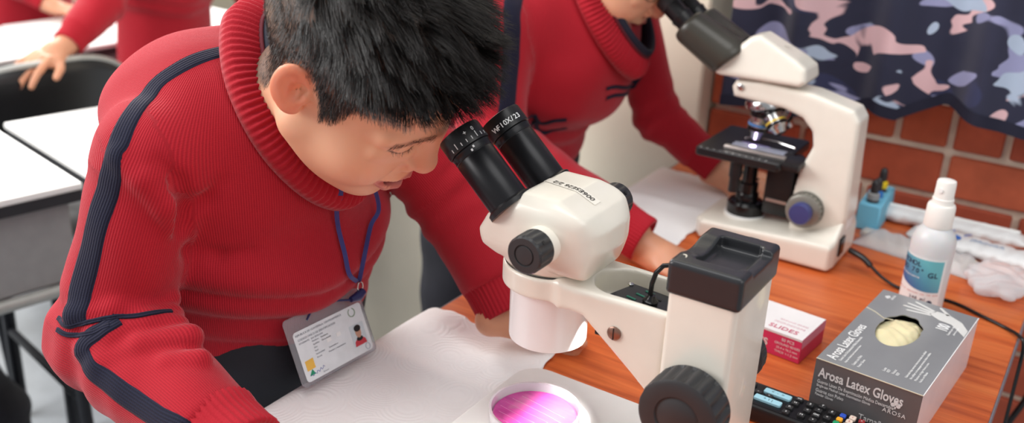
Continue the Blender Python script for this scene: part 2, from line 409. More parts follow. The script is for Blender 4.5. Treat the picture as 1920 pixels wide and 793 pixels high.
# ================================================================== stereo microscope
def knob(g_r, depth, flutes, seg=None, dish=True):
    seg = flutes*8
    """ribbed knob, axis +z, outer face at z=depth"""
    r = g_r
    return dict(prof=[(r*.86, 0), (r*.98, .002), (r, .004), (r, depth-.004), (r*.97, depth-.0015), (r*.88, depth), (r*.56, depth), (r*.53, depth-.0012), (r*.50, depth-.0012), (r*.46, depth-.0002), (.0001, depth)], seg=seg, flute=(2, 3, flutes, r*.085))
def stereo_scope():
    S = thing('stereo_microscope', 'cream stereo microscope with black eyepieces in front of the leaning boy', 'microscope', (-.382, .672, TZ))
    # base plate
    b = G(); b.prism(rounded(-.066, .215, -.088, .080, .028), .004, .028, 'z', .003, 2); b.build('base', m_white2, S)
    for x, y in ((-.045, -.06), (-.045, .055), (.19, -.06), (.19, .055)): G().lathe([(.007, 0), (.008, .001), (.008, .005)], 16, Matrix.Translation((x, y, 0))).build('foot', m_rubber, S)
    G().lathe([(.0001, .0282), (.046, .0282), (.0465, .0278)], 48, caps=False).build('stage_plate', mat('frosted_stage', (246, 248, 250), .3, var=.01), S)
    # pillar
    px, pw, pd = .156, .0285, .041
    p = G(); p.prism(rounded(px-pw, px+pw, -pd, pd, .005, 4), .026, .226, 'z', .0012, 1); p.build('pillar', m_white, S)
    def cap(P):
        d = s_box(P, (px, 0, .232), (pw+.002, pd+.002, .0145), .004)
        sc = s_box(P, (px+.003, 0, .2475), (.0175, .0275, .011), .003)       # tray
        d = smax(d, -sc, .0015)
        cy = s_cyl(P, (px-.06, 0, .290), (px+.06, 0, .290), .0485)            # scooped top
        d = smax(d, -cy, .002)
        rear = s_box(P, (px+.025, 0, .249), (.012, .0215, .0075), .002)
        return smax(d, -rear, .0015)
    V, Q = nets(cap, (px-.036, -.048, .214), (px+.036, .048, .252), .0011); V = relax(V, Q, 1)
    c = mkobj('cap', V, Q, m_grey, S)
    G().lathe([(.0032, 0), (.0036, .0006), (.0024, .0006), (.0024, -.003)], 16, axis_to((-.25, -.25, 1), (px-.0235, -.030, .2455)), caps=False).build('screw_hole', m_chrome, c)
    # focus knobs
    for s, zc in ((-1, .133), (1, .133)):
        k = knob(.0335 if s < 0 else .025, .030 if s < 0 else .016, 20); T = axis_to((0, s, 0), (px+.004, s*(pd+.004), zc))
        G().lathe(k['prof'], k['seg'], T, k['flute']).build('focus_knob', m_rubber, S)
        G().lathe([(.016, 0), (.016, .006)], 32, axis_to((0, s, 0), (px+.004, s*pd, zc))).build('knob_collar', m_grey, S)
    # arm: holder ring, wedge arm with a cut-out on top
    prof = [(.030, .172), (.052, .170), (.127, .108), (.1285, .195), (.03, .1935)]
    def arm(P):
        w = .034+.004*np.clip((.10-P[:, 0])/.07, 0, 1)
        d = smax(s_poly(P[:, 0], P[:, 2], prof), np.abs(P[:, 1])-w, .005)
        ring = s_cyl(P, (0, 0, .174), (0, 0, .194), .0435, .002)
        d = smin(d, ring, .014)
        cut = smin(s_box(P, (.100, 0, .186), (.032, .0265, .030), .008), s_cyl(P, (.073, 0, .156), (.073, 0, .22), .0265), .002)
        cut = np.maximum(cut, P[:, 0]-.1275); cut = np.maximum(cut, -(P[:, 2]-(.172-(P[:, 0]-.05)*.28)))
        d = smax(d, -cut, .0018)
        return smax(d, -s_cyl(P, (0, 0, .10), (0, 0, .25), .030), .001)
    V, Q = nets(arm, (-.05, -.05, .10), (.135, .05, .202), .0014); V = relax(V, Q, 1, .4)
    a = mkobj('arm', V, Q, m_white, S)
    # driver board inside the cut-out with its cable
    B = frame((.0945, 0, .1795), (1, 0, -.12), (0, 1, 0))
    G().prism([(-.030, -.018), (.030, -.022), (.030, .022), (-.022, .016)], 0, .005, 'z', .0012, 1, B).build('driver_box', m_grey, a)
    mgreen = mat('green_board', (40, 110, 90), .5)
    for i in range(5): G().box((-.012+.0105*(i % 2)+.002*i, -.009+.005*i, .0053), (.0085, .0022, .0008), M=B).build('vent_slot', m_print_k if i % 2 else mgreen, a)
    G().lathe([(.0026, 0), (.0028, .0012), (.0018, .0018), (.0001, .0018)], 16, B @ Matrix.Translation((-.023, .0115, .005))).build('screw', m_chrome, a)
    G().lathe([(.0065, 0), (.0065, .004), (.0045, .0055), (.0032, .009)], 20, B @ Matrix.Translation((.004, -.006, .005))).build('cable_gland', m_blackgloss, a)
    q = [(.0985, -.006, .188), (.099, -.0055, .203), (.101, -.004, .213), (.1055, -.001, .2195), (.112, .003, .2205), (.119, .007, .2165), (.126, .010, .2095), (.131, .012, .203)]
    G().tube(q, .0021, 10).build('lamp_cable', m_blackgloss, S)
    G().box((.060, -.006, .1745), (.018, .014, .001), M=None).build('yellow_label', mat('yellow_paper', (226, 216, 90), .6), a)
    # slotted clamp screw
    sc = G().lathe([(.0062, 0), (.0062, .0018), (.0052, .0026), (.0001, .0027)], 28, axis_to((0, -1, 0), (.083, -.0345, .164))).build('clamp_screw', mat('brass_screw', (150, 118, 104), .35, .8), S)
    G().box((.083, -.0373, .164), (.0009, .0006, .0105)).build('screw_slot', m_print_k, sc)
    G().box((.072, -.030, .157), (.018, .0035, .0045), .001, M=None).build('clamp_lever', m_blackgloss, S)
    # the lamp in the arm that lights the stage
    lp = bpy.data.lights.new('stage_lamp', 'SPOT'); lp.energy = 4.2; lp.spot_size = .8; lp.spot_blend = .8; lp.shadow_soft_size = .006; lp.color = (1, .98, .95)
    lo = bpy.data.objects.new('stage_lamp', lp); COL.objects.link(lo); attach(lo, S); lo.location = (.050, 0, .150); lo.rotation_euler = (Vector((-.004, 0, .03))-Vector((.050, 0, .150))).to_track_quat('-Z', 'Y').to_euler()
    # objective housing
    G().lathe([(.0330, .118), (.0352, .1195), (.0357, .122), (.0362, .172), (.038, .176), (.0405, .178)], 56, caps=False).lathe([(.0330, .118), (.0300, .1185), (.0295, .17)], 56, caps=False).build('objective_housing', mat('white_gloss', (244, 245, 246), .18, var=.01, coat=.4), S)
    G().lathe([(.0296, .124), (.0001, .1245)], 48, caps=False).build('objective_lens', mat('lens', (70, 80, 96), .05, 0), S)
    # binocular head
    hp = [(-.052, .208), (-.054, .224), (-.0455, .239), (-.012, .2655), (.022, .2655), (.050, .2560), (.062, .243), (.0625, .224), (.050, .199), (-.036, .199)]
    def head(P):
        d = s_poly(P[:, 0], P[:, 2], hp)
        y = np.abs(P[:, 1]); z = P[:, 2]
        # plan outline: straight cheeks, rounded back, narrowing front
        w = .0475-.0055*np.clip((-.01-P[:, 0])/.04, 0, 1)-.010*np.clip((.222-z)/.022, 0, 1)**2
        d = smax(d, y-w, .009)
        d = smax(d, (y-.047)*.75+(z-.2555)*.66, .006)                     # chamfer along the top
        back = np.sqrt((P[:, 0]-.012)**2*1.0+y**2*1.05)-.056
        d = smax(d, np.where(P[:, 0] > .012, back, -.02), .012)
        return smin(d, s_cyl(P, (0, 0, .1955), (0, 0, .206), .0415, .002), .006)
    V, Q = nets(head, (-.064, -.056, .19), (.075, .056, .275), .0014); V = relax(V, Q, 3, .5)
    h = mkobj('head', V, Q, m_white, S, ang=180)
    G().lathe([(.0418, .1946), (.0421, .1952), (.0418, .1958)], 56, caps=False).build('seam_ring', m_grey, S)
    # zoom knobs
    for s in (-1, 1):
        ko = .0445 if s < 0 else .0565
        G().lathe([(.0175, -.014), (.0165, .006), (.0155, .010)], 40, axis_to((0, s, 0), (.0165, s*ko, .2295))).build('knob_boss', m_white, h)
        k = knob(.0168, .022, 14); T = axis_to((0, s, 0), (.0165, s*(ko+.009), .2295), .1)
        kk = G().lathe(k['prof'], k['seg'], T, k['flute']).build('zoom_knob', m_rubber, S)
        G().lathe([(.0017, 0), (.0017, .0006)], 12, axis_to((.75, 0, .66), (.0165+.0118, s*(ko+.0215), .2295+.0115))).build('grub_screw', m_print_k, kk)
    # eyepieces, 42 degrees
    ed = Vector((-.735, 0, .678)).normalized()
    ms = mat('satin_black_metal', (30, 30, 33), .32, .35, var=.05)
    for s in (-1, 1):
        base = Vector((-.024, s*.0318, .2475)); T = axis_to(ed, base)
        # a ring of black between head and tubes
        G().lathe([(.0215, 0), (.0215, .004), (.0190, .006)], 40, T).build('tube_mount', m_black, h)
        tube = [(.0182, .004), (.0182, .054), (.0178, .0545), (.0178, .0552), (.0182, .0556), (.0182, .060), (.0186, .0605), (.0186, .0615), (.0181, .062)]
        e = G().lathe(tube, 48, T).build('eyepiece', ms, S)
        up = [(.0181, .062), (.0196, .0625), (.0199, .0635), (.0199, .0775), (.0193, .0795), (.0175, .0800), (.0150, .0800), (.0140, .0770), (.0001, .0765)]
        cup = G().lathe(up, 48, T).build('eyecup', m_black, e)
        # markings wrapped round the barrel
        nx = Vector((.678, 0, .735)); ny = ed.cross(nx)          # nx points up and forward, away from the tube axis
        def on(ang, along, rad): return base+ed*along+(nx*math.cos(ang)+ny*math.sin(ang))*rad
        def fr(ang, along, rad):
            tan = (-nx*math.sin(ang)+ny*math.cos(ang)); return frame(on(ang, along, rad), tan, ed)
        if s < 0:
            for i in range(8):
                a = -1.62+.27*i; ln = .0030 if (i-1) % 4 else .0055
                G().box((0, 0, 0), (.0006, ln, .0002), M=fr(a, .0645+ln/2, .0200)).build('scale_mark', m_print_w, e)
            for i in range(2): G().box((0, 0, 0), (.0016, .002, .0002), M=fr(-.85+.15*i, .0592+.002*i-.002, .01835)).build('index_mark', m_print_w, e)
            text('plus_mark', '+', .0058, m_print_w, e, fr(-.70, .0705, .0200), align='CENTER')
            text('zero_mark', '0', .0050, m_print_w, e, fr(-.28, .0712, .0200), align='CENTER')
        else:
            st = 'WF10X/23'; a0 = -1.48
            for i, ch in enumerate(st):
                text('lettering', ch, .0066, m_print_w, e, fr(a0+.19*i, .0665, .0200), align='CENTER', bold=.00012)
    # serial sticker with number on top of the head (reads from the pillar side)
    T = frame((.0265, .0005, .2658), (0, -1, 0), (1, 0, .0))
    bv = BVHTree.FromPolygons([tuple(x) for x in V], [tuple(x) for x in Q])
    def drape(o, lift):
        for v in o.data.vertices:
            hit = bv.ray_cast(Vector((v.co.x, v.co.y, .4)), Vector((0, 0, -1)))
            if hit[0] is not None: v.co = hit[0]+Vector((0, 0, lift+.0001*0))
    gv = []; gf = []
    for i in range(25):
        for j in range(4): gv.append((-.024+.066*i/24, -.0085+.0035*j+.0085*(1-i/24), .266))
    for i in range(24):
        for j in range(3): gf.append((i*4+j, i*4+4+j, i*4+5+j, i*4+1+j))
    st = mkobj('serial_sticker', gv, gf, mat('sticker_white', (236, 230, 219), .4, var=.01), h); drape(st, .0004)
    tx = text('serial_number', '006E5E26 2/2', .0078, m_print_k, h, frame((.0385, .000, .2665), (-1, .12, 0), (-.12, -1, 0)), extrude=0, bold=.0001); drape(tx, .0007)
    return S
stereo_scope()
# culture dish on the stage
D = thing('petri_dish', 'clear culture dish of magenta agar under the stereo microscope', 'dish', (-.387, .666, TZ+.0285)); D.scale = (.93, .93, 1)
m_clear = mat('clear_plastic', (245, 246, 250), .08, trans=.92, ior=1.2, var=0)
m_dish = mat('milky_clear_plastic', (250, 246, 252), .22, trans=.55, ior=1.15, var=0)
G().lathe([(.0001, .0012), (.0425, .0012), (.0436, .002), (.0440, .0125), (.0446, .0135), (.0466, .0138), (.0470, .0130), (.0462, .0060), (.0458, .0), (.0001, 0)], 64, caps=False).build('dish_wall', m_dish, D)
ma = mat('agar_magenta', (216, 84, 166), .12, var=.12, vscale=30, coat=.5, stretch=(1, 5, 1))
G().lathe([(.0001, .0045), (.041, .0045), (.0425, .0055), (.0428, .0014), (.0001, .0014)], 56, caps=False).build('agar', ma, D)
for i in range(6):
    y = -.026+.0095*i; w = math.sqrt(max(.0002, .038**2-y*y))
    pts = [(-w+2*w*k/14*.9+.003*random.random(), y+.0004*math.sin(k*.5+i)-k*.0006, .0046) for k in range(15)]
    G().tube(pts, .00025+.0002*random.random(), 5).build('streak', mat('colony_pale', (228, 130, 192), .25), D)

# ================================================================== compound microscope
def compound_scope():
    S = thing('compound_microscope', 'cream compound microscope with black stage standing near the brick wall', 'microscope', (-.37, 1.295, TZ))
    # base: foot narrower and lower to the front (left)
    def base(P):
        d = s_poly(P[:, 0], P[:, 1], [(-.102, -.045), (-.09, -.062), (.03, -.066), (.098, -.066), (.102, -.05), (.102, .05), (.098, .066), (.03, .066), (-.09, .062), (-.102, .045)])
        top = .030+.010*np.clip((P[:, 0]+.10)/.16, 0, 1)
        top = top+.030*np.clip((P[:, 0]-.03)/.07, 0, 1)**2*np.exp(-(P[:, 1]/.045)**4)
        return smax(smax(d, P[:, 2]-top, .007), .004-P[:, 2], .002)
    V, Q = nets(base, (-.112, -.075, 0), (.112, .075, .09), .0022); V = relax(V, Q, 2)
    bs = mkobj('base', V, Q, m_white, S, ang=180)
    for x in (-.07, .075):
        for y in (-.045, .045): G().lathe([(.009, 0), (.009, .005)], 16, Matrix.Translation((x, y, 0))).build('foot', m_rubber, S)
    # arm: C shaped plate
    prof = [(.098, .03), (.104, .07), (.100, .150), (.098, .205), (.088, .219), (.03, .232), (-.04, .236), (-.078, .232), (-.083, .222), (-.078, .208), (-.045, .206), (-.005, .204), (.022, .196), (.038, .180), (.042, .160), (.030, .125), (.026, .09), (.028, .03)]
    def arm(P):
        d = s_poly(P[:, 0], P[:, 2], prof); w = .030-.004*np.clip((P[:, 2]-.1)/.12, 0, 1)
        return smax(d, np.abs(P[:, 1])-w, .008)
    V, Q = nets(arm, (-.095, -.04, .02), (.115, .04, .245), .0022); V = relax(V, Q, 2)
    ar = mkobj('arm', V, Q, m_white, S, ang=180)
    G().lathe([(.0045, 0), (.0045, .004), (.003, .0048), (.0001, .0048)], 16, axis_to((0, -1, 0), (-.068, -.0245, .224))).build('clamp_screw', m_chrome, S)
    # head block + binocular tube
    hp = [(-.118, .243), (-.066, .294), (-.052, .2985), (.004, .272), (.018, .263), (.021, .246), (.014, .238), (-.10, .236)]
    def head(P):
        d = s_poly(P[:, 0], P[:, 2], hp); w = .034-.010*np.clip((P[:, 2]-.245)/.05, 0, 1)
        return smax(d, np.abs(P[:, 1])-w, .008)
    V, Q = nets(head, (-.125, -.045, .23), (.03, .045, .305), .002); V = relax(V, Q, 2)
    hd = mkobj('head', V, Q, m_white, S, ang=180)
    text('lettering', 'XSZ-107', .006, mat('grey_print', (150, 148, 140), .5), hd, frame((-.052, -.006, .2955), (.9, 0, -.42), (0, 1, 0))) if False else None
    G().box((-.0205, -.002, .2850), (.018, .003, .0004), M=None).build('embossed_mark', mat('grey_print', (186, 182, 172), .5), hd)
    m_olive = mat('dark_olive_plastic', (62, 60, 54), .3, var=.05)
    ed = Vector((-.80, 0, .60)).normalized()
    def prism(P):
        d = s_cap(P, (-.098, -.016, .262), (-.150, -.022, .292), .030, .026); d2 = s_cap(P, (-.098, .016, .262), (-.150, .022, .292), .030, .026)
        d = smin(d, d2, .01)
        d = smax(d, -(P-V3((-.160, 0, .298))) @ V3((.80, 0, -.60)), .004)
        return smax(d, (P-V3((-.084, 0, .262))) @ V3((.70, 0, -.71)), .004)
    V, Q = nets(prism, (-.20, -.06, .215), (-.06, .06, .335), .002); V = relax(V, Q, 2)
    mkobj('binocular_body', V, Q, m_olive, S, ang=60)
    G().lathe([(.028, 0), (.028, .016)], 40, axis_to((-.7, 0, .71), (-.085, 0, .258))).build('head_mount', m_black, S)
    for s in (-1, 1):
        T = axis_to(ed, (-.150, s*.0245, .2935))
        e = G().lathe([(.0165, 0), (.0165, .008), (.0148, .010), (.0148, .020), (.0158, .0212), (.0158, .025), (.0142, .026), (.0142, .045)], 36, T).build('eyepiece', m_black, S)
        G().lathe([(.0142, .045), (.0152, .046), (.0152, .058), (.0135, .060), (.0118, .060), (.011, .057), (.0001, .0565)], 36, T).build('eyecup', m_rubber, e)
        G().lathe([(.0158, .006), (.0168, .007), (.0168, .009), (.0158, .010)], 36, T, caps=False).build('scale_ring', m_grey, e)
    # nosepiece with objectives
    npc = G().lathe([(.026, 0), (.028, -.004), (.028, -.010), (.018, -.017), (.0001, -.018)], 40, Matrix.Translation((-.040, 0, .207)) @ Matrix.Rotation(-.2, 4, 'Y')).build('nosepiece', m_chrome, S)
    for d, c in (((-.10, 0, -1), (70, 130, 190)), ((.62, -.30, -.72), (220, 190, 60)), ((.62, .42, -.70), (190, 60, 50)), ((-.3, .8, -.6), (90, 160, 90))):
        d = Vector(d).normalized(); T = axis_to(d, Vector((-.040, 0, .196))+Vector((d.x*.018, d.y*.018, -.002)))
        ln = 1.0 if c[0] == 70 else .8
        T = T @ Matrix.Scale(1.28, 4, (1, 0, 0)) @ Matrix.Scale(1.28, 4, (0, 1, 0))
        ob = G().lathe([(.0105, 0), (.0115, .003), (.0115, .014*ln), (.0100, .0145*ln), (.0100, .020*ln), (.0112, .0205*ln), (.0112, .033*ln), (.0085, .037*ln), (.006, .046*ln), (.0001, .0462*ln)], 28, T).build('objective', m_chrome, S)
        G().lathe([(.0114, .003), (.0118, .0035), (.0118, .012*ln), (.0114, .0125*ln)], 28, T, caps=False).build('black_barrel', m_blackgloss, ob)
        G().lathe([(.0113, .0225*ln), (.01165, .0228*ln), (.01165, .0255*ln), (.0113, .0258*ln)], 28, T, caps=False).build('colour_ring', mat('ring_%d' % c[0], c, .4), ob)
        G().lathe([(.0113, .027*ln), (.0117, .0275*ln), (.0117, .0325*ln)], 28, T, caps=False).build('lower_barrel', m_blackgloss, ob)
    # stage
    zs = .137
    sg = G().prism(rounded(-.112, .012, -.060, .078, .006, 3), zs-.012, zs, 'z', .0015, 1).build('stage', m_black, S)
    G().prism(rounded(-.067, -.023, -.008, .008, .007, 4), zs, zs+.0004, 'z').build('stage_opening', mat('stage_glow', (150, 140, 200), .3), sg)
    G().lathe([(.0045, 0), (.0045, .0005)], 20, Matrix.Translation((-.044, -.014, zs+.0031))).build('lit_spot', mat('lamp_glow', (225, 205, 255), .3, emit=6), sg)
    for i in range(11): G().box((-.104+.0095*i, -.0565, zs+.0002), (.0006, .003 if i % 5 else .005, .0003)).build('scale_mark', m_print_w, sg)
    G().box((-.034, -.018, zs+.0022), (.076, .026, .0014), .0003, 1).build('glass_slide', mat('slide_glass', (214, 218, 236), .05, trans=.6, ior=1.3), S)
    G().box((-.032, -.038, zs+.003), (.088, .010, .005), .001).build('slide_holder', mat('aluminium', (196, 190, 186), .35, .8), S)
    G().tube([(-.066, .012, zs+.004), (-.05, .022, zs+.005), (-.02, .022, zs+.005), (.008, .014, zs+.004)], .0016, 8).build('slide_clip', m_chrome, S)
    G().box((.006, -.030, zs-.004), (.060, .046, .010), .002).build('stage_drive', m_black, S)
    for z, r, h in ((.102, .009, .024), (.080, .0075, .022)): G().lathe([(r, 0), (r, h)], 24, Matrix.Translation((-.052, -.048, z))).build('stage_knob', m_black, S)
    G().box((.003, 0, .090), (.040, .040, .085), .003).build('focus_block', m_black, S)
    G().box((.003, -.0215, .070), (.030, .002, .004)).build('scale_plate', mat('aluminium', (196, 190, 186), .35, .8), S)
    # condenser stem and field lamp
    G().lathe([(.014, .068), (.014, .0825), (.0105, .084), (.0105, .118), (.020, .120), (.020, .127)], 32, Matrix.Translation((-.045, -.004, 0))).build('condenser', m_blackgloss, S)
    l = G().lathe([(.027, .034), (.027, .052), (.0235, .056), (.0165, .057), (.0165, .066), (.0155, .068)], 40, Matrix.Translation((-.045, -.004, 0))).build('field_lamp', m_blackgloss, S)
    G().lathe([(.0285, .031), (.030, .033), (.030, .0365), (.0275, .0372)], 40, Matrix.Translation((-.045, -.004, 0))).build('lamp_ring', m_white2, S)
    # coaxial focus knobs
    mb = mat('blue_knob', (62, 66, 118), .35)
    for s in (-1, 1):
        T = axis_to((0, s, 0), (.048, s*.030, .073))
        k = knob(.0245, .016, 22); G().lathe([(.0255, 0), (.0255, .003)], 40, T).lathe(k['prof'], k['seg'], T, k['flute']).build('coarse_knob', mat('grey_knob', (134, 132, 124), .35, .3), S)
        T2 = axis_to((0, s, 0), (.048, s*.046, .073))
        G().lathe([(.0145, 0), (.0150, .002), (.0150, .012), (.0135, .014), (.0001, .0145)], 36, T2).build('fine_knob', mb, S)
    # base fittings
    G().box((-.006, -.0665, .020), (.014, .002, .010), .0005).build('power_switch', m_blackgloss, S)
    G().box((-.045, -.0664, .0245), (.026, .0008, .0018)).build('model_plate', mat('grey_print', (186, 182, 172), .5), S)
    G().box((.1025, -.025, .030), (.004, .022, .026), .001).build('power_socket', m_blackgloss, S)
    G().box((.1015, -.0, .060), (.003, .030, .022), .001).build('rating_label', m_white2, S)
    return S
compound_scope()
# ================================================================== things on the table
# ---- paper towels with embossed rings
m_towel = bpy.data.materials.new('embossed_paper'); m_towel.use_nodes = True
n, L, b = nodes_of(m_towel); b.inputs['Base Color'].default_value = (*lin((250, 249, 249)), 1); b.inputs['Roughness'].default_value = .9
tc = n.new('ShaderNodeTexCoord'); vo = n.new('ShaderNodeTexVoronoi'); vo.inputs['Scale'].default_value = 21; vo.inputs['Randomness'].default_value = .85; L.new(tc.outputs['Object'], vo.inputs[0])
mm = n.new('ShaderNodeMath'); mm.operation = 'MULTIPLY'; mm.inputs[1].default_value = 78; L.new(vo.outputs[0], mm.inputs[0])
si = n.new('ShaderNodeMath'); si.operation = 'SINE'; L.new(mm.outputs[0], si.inputs[0])
v2 = n.new('ShaderNodeTexVoronoi'); v2.inputs['Scale'].default_value = 560; L.new(tc.outputs['Object'], v2.inputs[0])
ad = n.new('ShaderNodeMath'); ad.operation = 'MULTIPLY_ADD'; ad.inputs[1].default_value = .5; L.new(v2.outputs[0], ad.inputs[0]); L.new(si.outputs[0], ad.inputs[2])
bp = n.new('ShaderNodeBump'); bp.inputs['Strength'].default_value = .30; bp.inputs['Distance'].default_value = .0005; L.new(ad.outputs[0], bp.inputs['Height']); L.new(bp.outputs[0], b.inputs['Normal'])
def towel(name, label, x0, x1, y0, y1, zf, nx=70, ny=90, wav=.0012):
    v = []; f = []
    for j in range(ny+1):
        for i in range(nx+1):
            u, w = i/nx, j/ny; x = x0+(x1-x0)*u; y = y0+(y1-y0)*w
            if i == nx: x += .0016*math.sin(w*31)+.001*math.sin(w*67)
            if j == ny: y += .0016*math.sin(u*27)+.001*math.sin(u*61)
            v.append((*((x, y)), zf(x, y)+wav*(.5+.5*math.sin(x*70+y*22))*(.6+.4*math.sin(y*57))))
    for j in range(ny):
        for i in range(nx): a = j*(nx+1)+i; f.append((a, a+1, a+nx+2, a+nx+1))
    o = mkobj(name, v, f, m_towel, None, True, 180); s = o.modifiers.new('thick', 'SOLIDIFY'); s.thickness = .0005; s.offset = 1
    return tag(o, label, 'paper towel', 'paper towels on the table')
def zt1(x, y):
    z = TZ+.0015+.0045*math.exp(-((y-.705)/.012)**2)*(1-.35*(x+.64)/.2)    # raised centre fold
    e = max(0, (x+.458)/.02); z += 0
    if x < -.622: z -= ((-.622-x)/.030)**2*.020                            # droops over the table edge
    z += .008*math.exp(-((x+.60)/.03)**2-((y-.79)/.05)**2)+.006*max(0, 1-abs((x+.46)/.02))*max(0, (y-.79)/.03)
    return z
towel('paper_towel', 'white embossed paper towel with a centre fold under the hanging badge', -.645, -.452, .52, .822, zt1)
def zt2(x, y): return TZ+.0015+.004*math.exp(-((y-1.33)/.015)**2)
o = towel('paper_towel', 'white paper sheet beside the compound microscope, under the second boy\'s hands', -.635, -.475, 1.185, 1.485, zt2)
# ---- glove box
def glove_box():
    w, l, h = .105, .208, .0625
    S = thing('glove_box', 'silver grey cardboard box of latex gloves with oval opening', 'box', (-.190, .886, TZ), math.radians(-4.5))
    mc = mat('silver_card', (152, 153, 155), .30, .25, var=.10, vscale=16, spec=.6, stretch=(1, .5, 1))
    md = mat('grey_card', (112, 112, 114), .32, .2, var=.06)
    ml = mat('lit_silver_card', (224, 225, 230), .28, .2, var=.03)  # window sheen on the right side, put into a paler card colour
    cx, cy, rx, ry = .0455, .118, .0215, .0420; N = 48
    g = G(); iv = []; ov = []
    for i in range(N):
        a = 2*PI*i/N; c, s = math.cos(a), math.sin(a)
        tear = .0012*math.sin(i*5.1)*(1 if s > .2 else 0)
        iv.append((cx+(rx+tear)*c, cy+(ry+tear)*s, h-.0002))
        k = min(((w-cx) if c > 0 else cx)/max(abs(c), 1e-6), ((l-cy) if s > 0 else cy)/max(abs(s), 1e-6)); ov.append((cx+k*c, cy+k*s, h))
    corner = [(w, l, h), (0, l, h), (0, 0, h), (w, 0, h)]
    v = iv+ov+corner+[(p[0], p[1], h-.0012) for p in iv]; f = []
    ca = [math.atan2(p[1]-cy, p[0]-cx) % (2*PI) for p in corner]
    for i in range(N):
        j = (i+1) % N; a0 = 2*PI*i/N; a1 = 2*PI*(i+1)/N; ins = [k for k in range(4) if a0 < ca[k] <= a1-1e-9]
        f.append((i, N+i, *[2*N+k for k in ins], N+j, j)); f.append((2*N+4+i, i, j, 2*N+4+j))
    mkobj('top_panel', v, f, mc, S, False)
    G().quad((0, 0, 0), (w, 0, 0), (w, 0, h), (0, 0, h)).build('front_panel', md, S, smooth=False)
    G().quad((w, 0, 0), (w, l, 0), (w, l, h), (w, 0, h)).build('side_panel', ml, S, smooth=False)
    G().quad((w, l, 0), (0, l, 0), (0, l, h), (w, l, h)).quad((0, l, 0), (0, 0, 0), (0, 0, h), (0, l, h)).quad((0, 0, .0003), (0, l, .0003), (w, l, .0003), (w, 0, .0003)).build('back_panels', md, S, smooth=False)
    ed = mat('cut_card_edge', (222, 214, 190), .7)
    G().box((w/2, -.0002, h), (w, .0008, .0008)).build('folded_edge', ed, S); G().box((w+.0002, l/2, h), (.0008, l, .0008)).build('folded_edge', mat('white_edge', (238, 238, 238), .6), S)
    # gloves bulging in the opening
    def gl(P):
        d = s_ell(P, (cx, cy, h-.012), (.028, .048, .010))
        d = smin(d, s_ell(P, (cx-.004, cy-.012, h-.007), (.017, .016, .009)), .006); d = smin(d, s_ell(P, (cx+.003, cy+.010, h-.007), (.016, .014, .0085)), .004)
        for k in range(4): d = smin(d, s_cap(P, (cx-.008+.006*k, cy+.004, h-.002), (cx-.010+.007*k, cy+.024, h-.004), .0035), .003)
        return d+.0008*np.sin(P[:, 0]*320+P[:, 1]*180)*np.sin(P[:, 1]*260)
    V, Q = nets(gl, (cx-.036, cy-.056, h-.028), (cx+.036, cy+.056, h+.012), .0013)
    mkobj('latex_gloves', relax(V, Q, 1), Q, mat('latex', (234, 222, 180), .5, sss=.2, var=.06), S, ang=180)
    # crease of the torn flap and the printed hand
    G().tube([(.0005, .148, h+.0002), (.012, .143, h+.0003), (.024, .134, h+.0003), (.0335, .137, h+.0003)], .0005, 5).build('torn_crease', mat('cut_card_edge', (222, 214, 190), .7), S)
    mh = mat('printed_hand', (222, 221, 218), .45)
    hg = G(); z0, z1 = h+.0001, h+.0003
    hg.prism([(.060, .180), (.072, .172), (.086, .170), (.104, .150), (.104, .166), (.094, .182), (.078, .192), (.064, .192)], z0, z1)
    for (ax, ay), (bx, by) in (((.064, .189), (.040, .200)), ((.062, .186), (.034, .191)), ((.061, .182), (.032, .182)), ((.062, .178), (.038, .173)), ((.078, .190), (.066, .203))):
        d = Vector((bx-ax, by-ay, 0)).normalized()*1; p = Vector((-d.y, d.x, 0))*.0022
        a = Vector((ax, ay, 0)); c = Vector((bx, by, 0)); hg.prism([tuple((a-p)[:2]), tuple((c-p*.7)[:2]), tuple((c+d*.002)[:2]), tuple((c+p*.7)[:2]), tuple((a+p)[:2])], z0, z1)
    hg.build('hand_print', mh, S, smooth=False)
    Tt = lambda u, v: frame((u, v, h+.0004), (0, 1, 0), (-1, 0, 0)); Tf = lambda u, z: frame((u, -.0006, z), (1, 0, 0), (0, 0, 1))
    text('top_title', 'Arosa Latex Gloves', .0150, m_print_w, S, Tt(.0165, .008) @ Matrix.Scale(.78, 4, (1, 0, 0)), bold=.00025)
    for i, (s, sz) in enumerate((('Guante Látex De Examinación Médica Descartable', .0040), ('Single-use Medical Latex Examination Gloves', .0032), ('Guante con Polvo', .0044), ('Powder Gloves', .0038))):
        text('top_print', s, sz, m_print_w, S, Tt(.0215+.0052*i+(.003 if i > 1 else 0), .010) @ Matrix.Scale(.78, 4, (1, 0, 0)))
    text('count', '100', .0160, m_print_w, S, Tt(.0860, .148) @ Matrix.Scale(.72, 4, (1, 0, 0)), bold=.0006)
    text('top_print', 'Guantes por caja', .0036, m_print_w, S, Tt(.0905, .142)); text('top_print', 'gloves by weight', .003, m_print_w, S, Tt(.0950, .146))
    for i in range(4): text('fine_print', ['Fabricado bajo normas internacionales de calidad', 'No utilizar si el empaque presenta daños visibles', 'Mantener en lugar fresco y seco', 'Hecho en Malasia'][i], .0034, m_print_w, S, Tt(.083+.0045*i, .022))
    for i in range(2): text('fine_print', ['Lote', 'Vence'][i]+'\nREF', .0042, m_print_w, S, Tt(.062+.009*i, .020))
    G().lathe([(.0001, 0), (.013, 0), (.0131, -.0002)], 24, Matrix.Translation((w-.0125, .0125, h+.0005)), caps=False).build('round_sticker', m_print_w, S) if False else None
    text('front_title', 'Arosa Latex Gloves', .0150, m_print_w, S, Tf(.005, .0435) @ Matrix.Scale(.70, 4, (1, 0, 0)), bold=.0003)
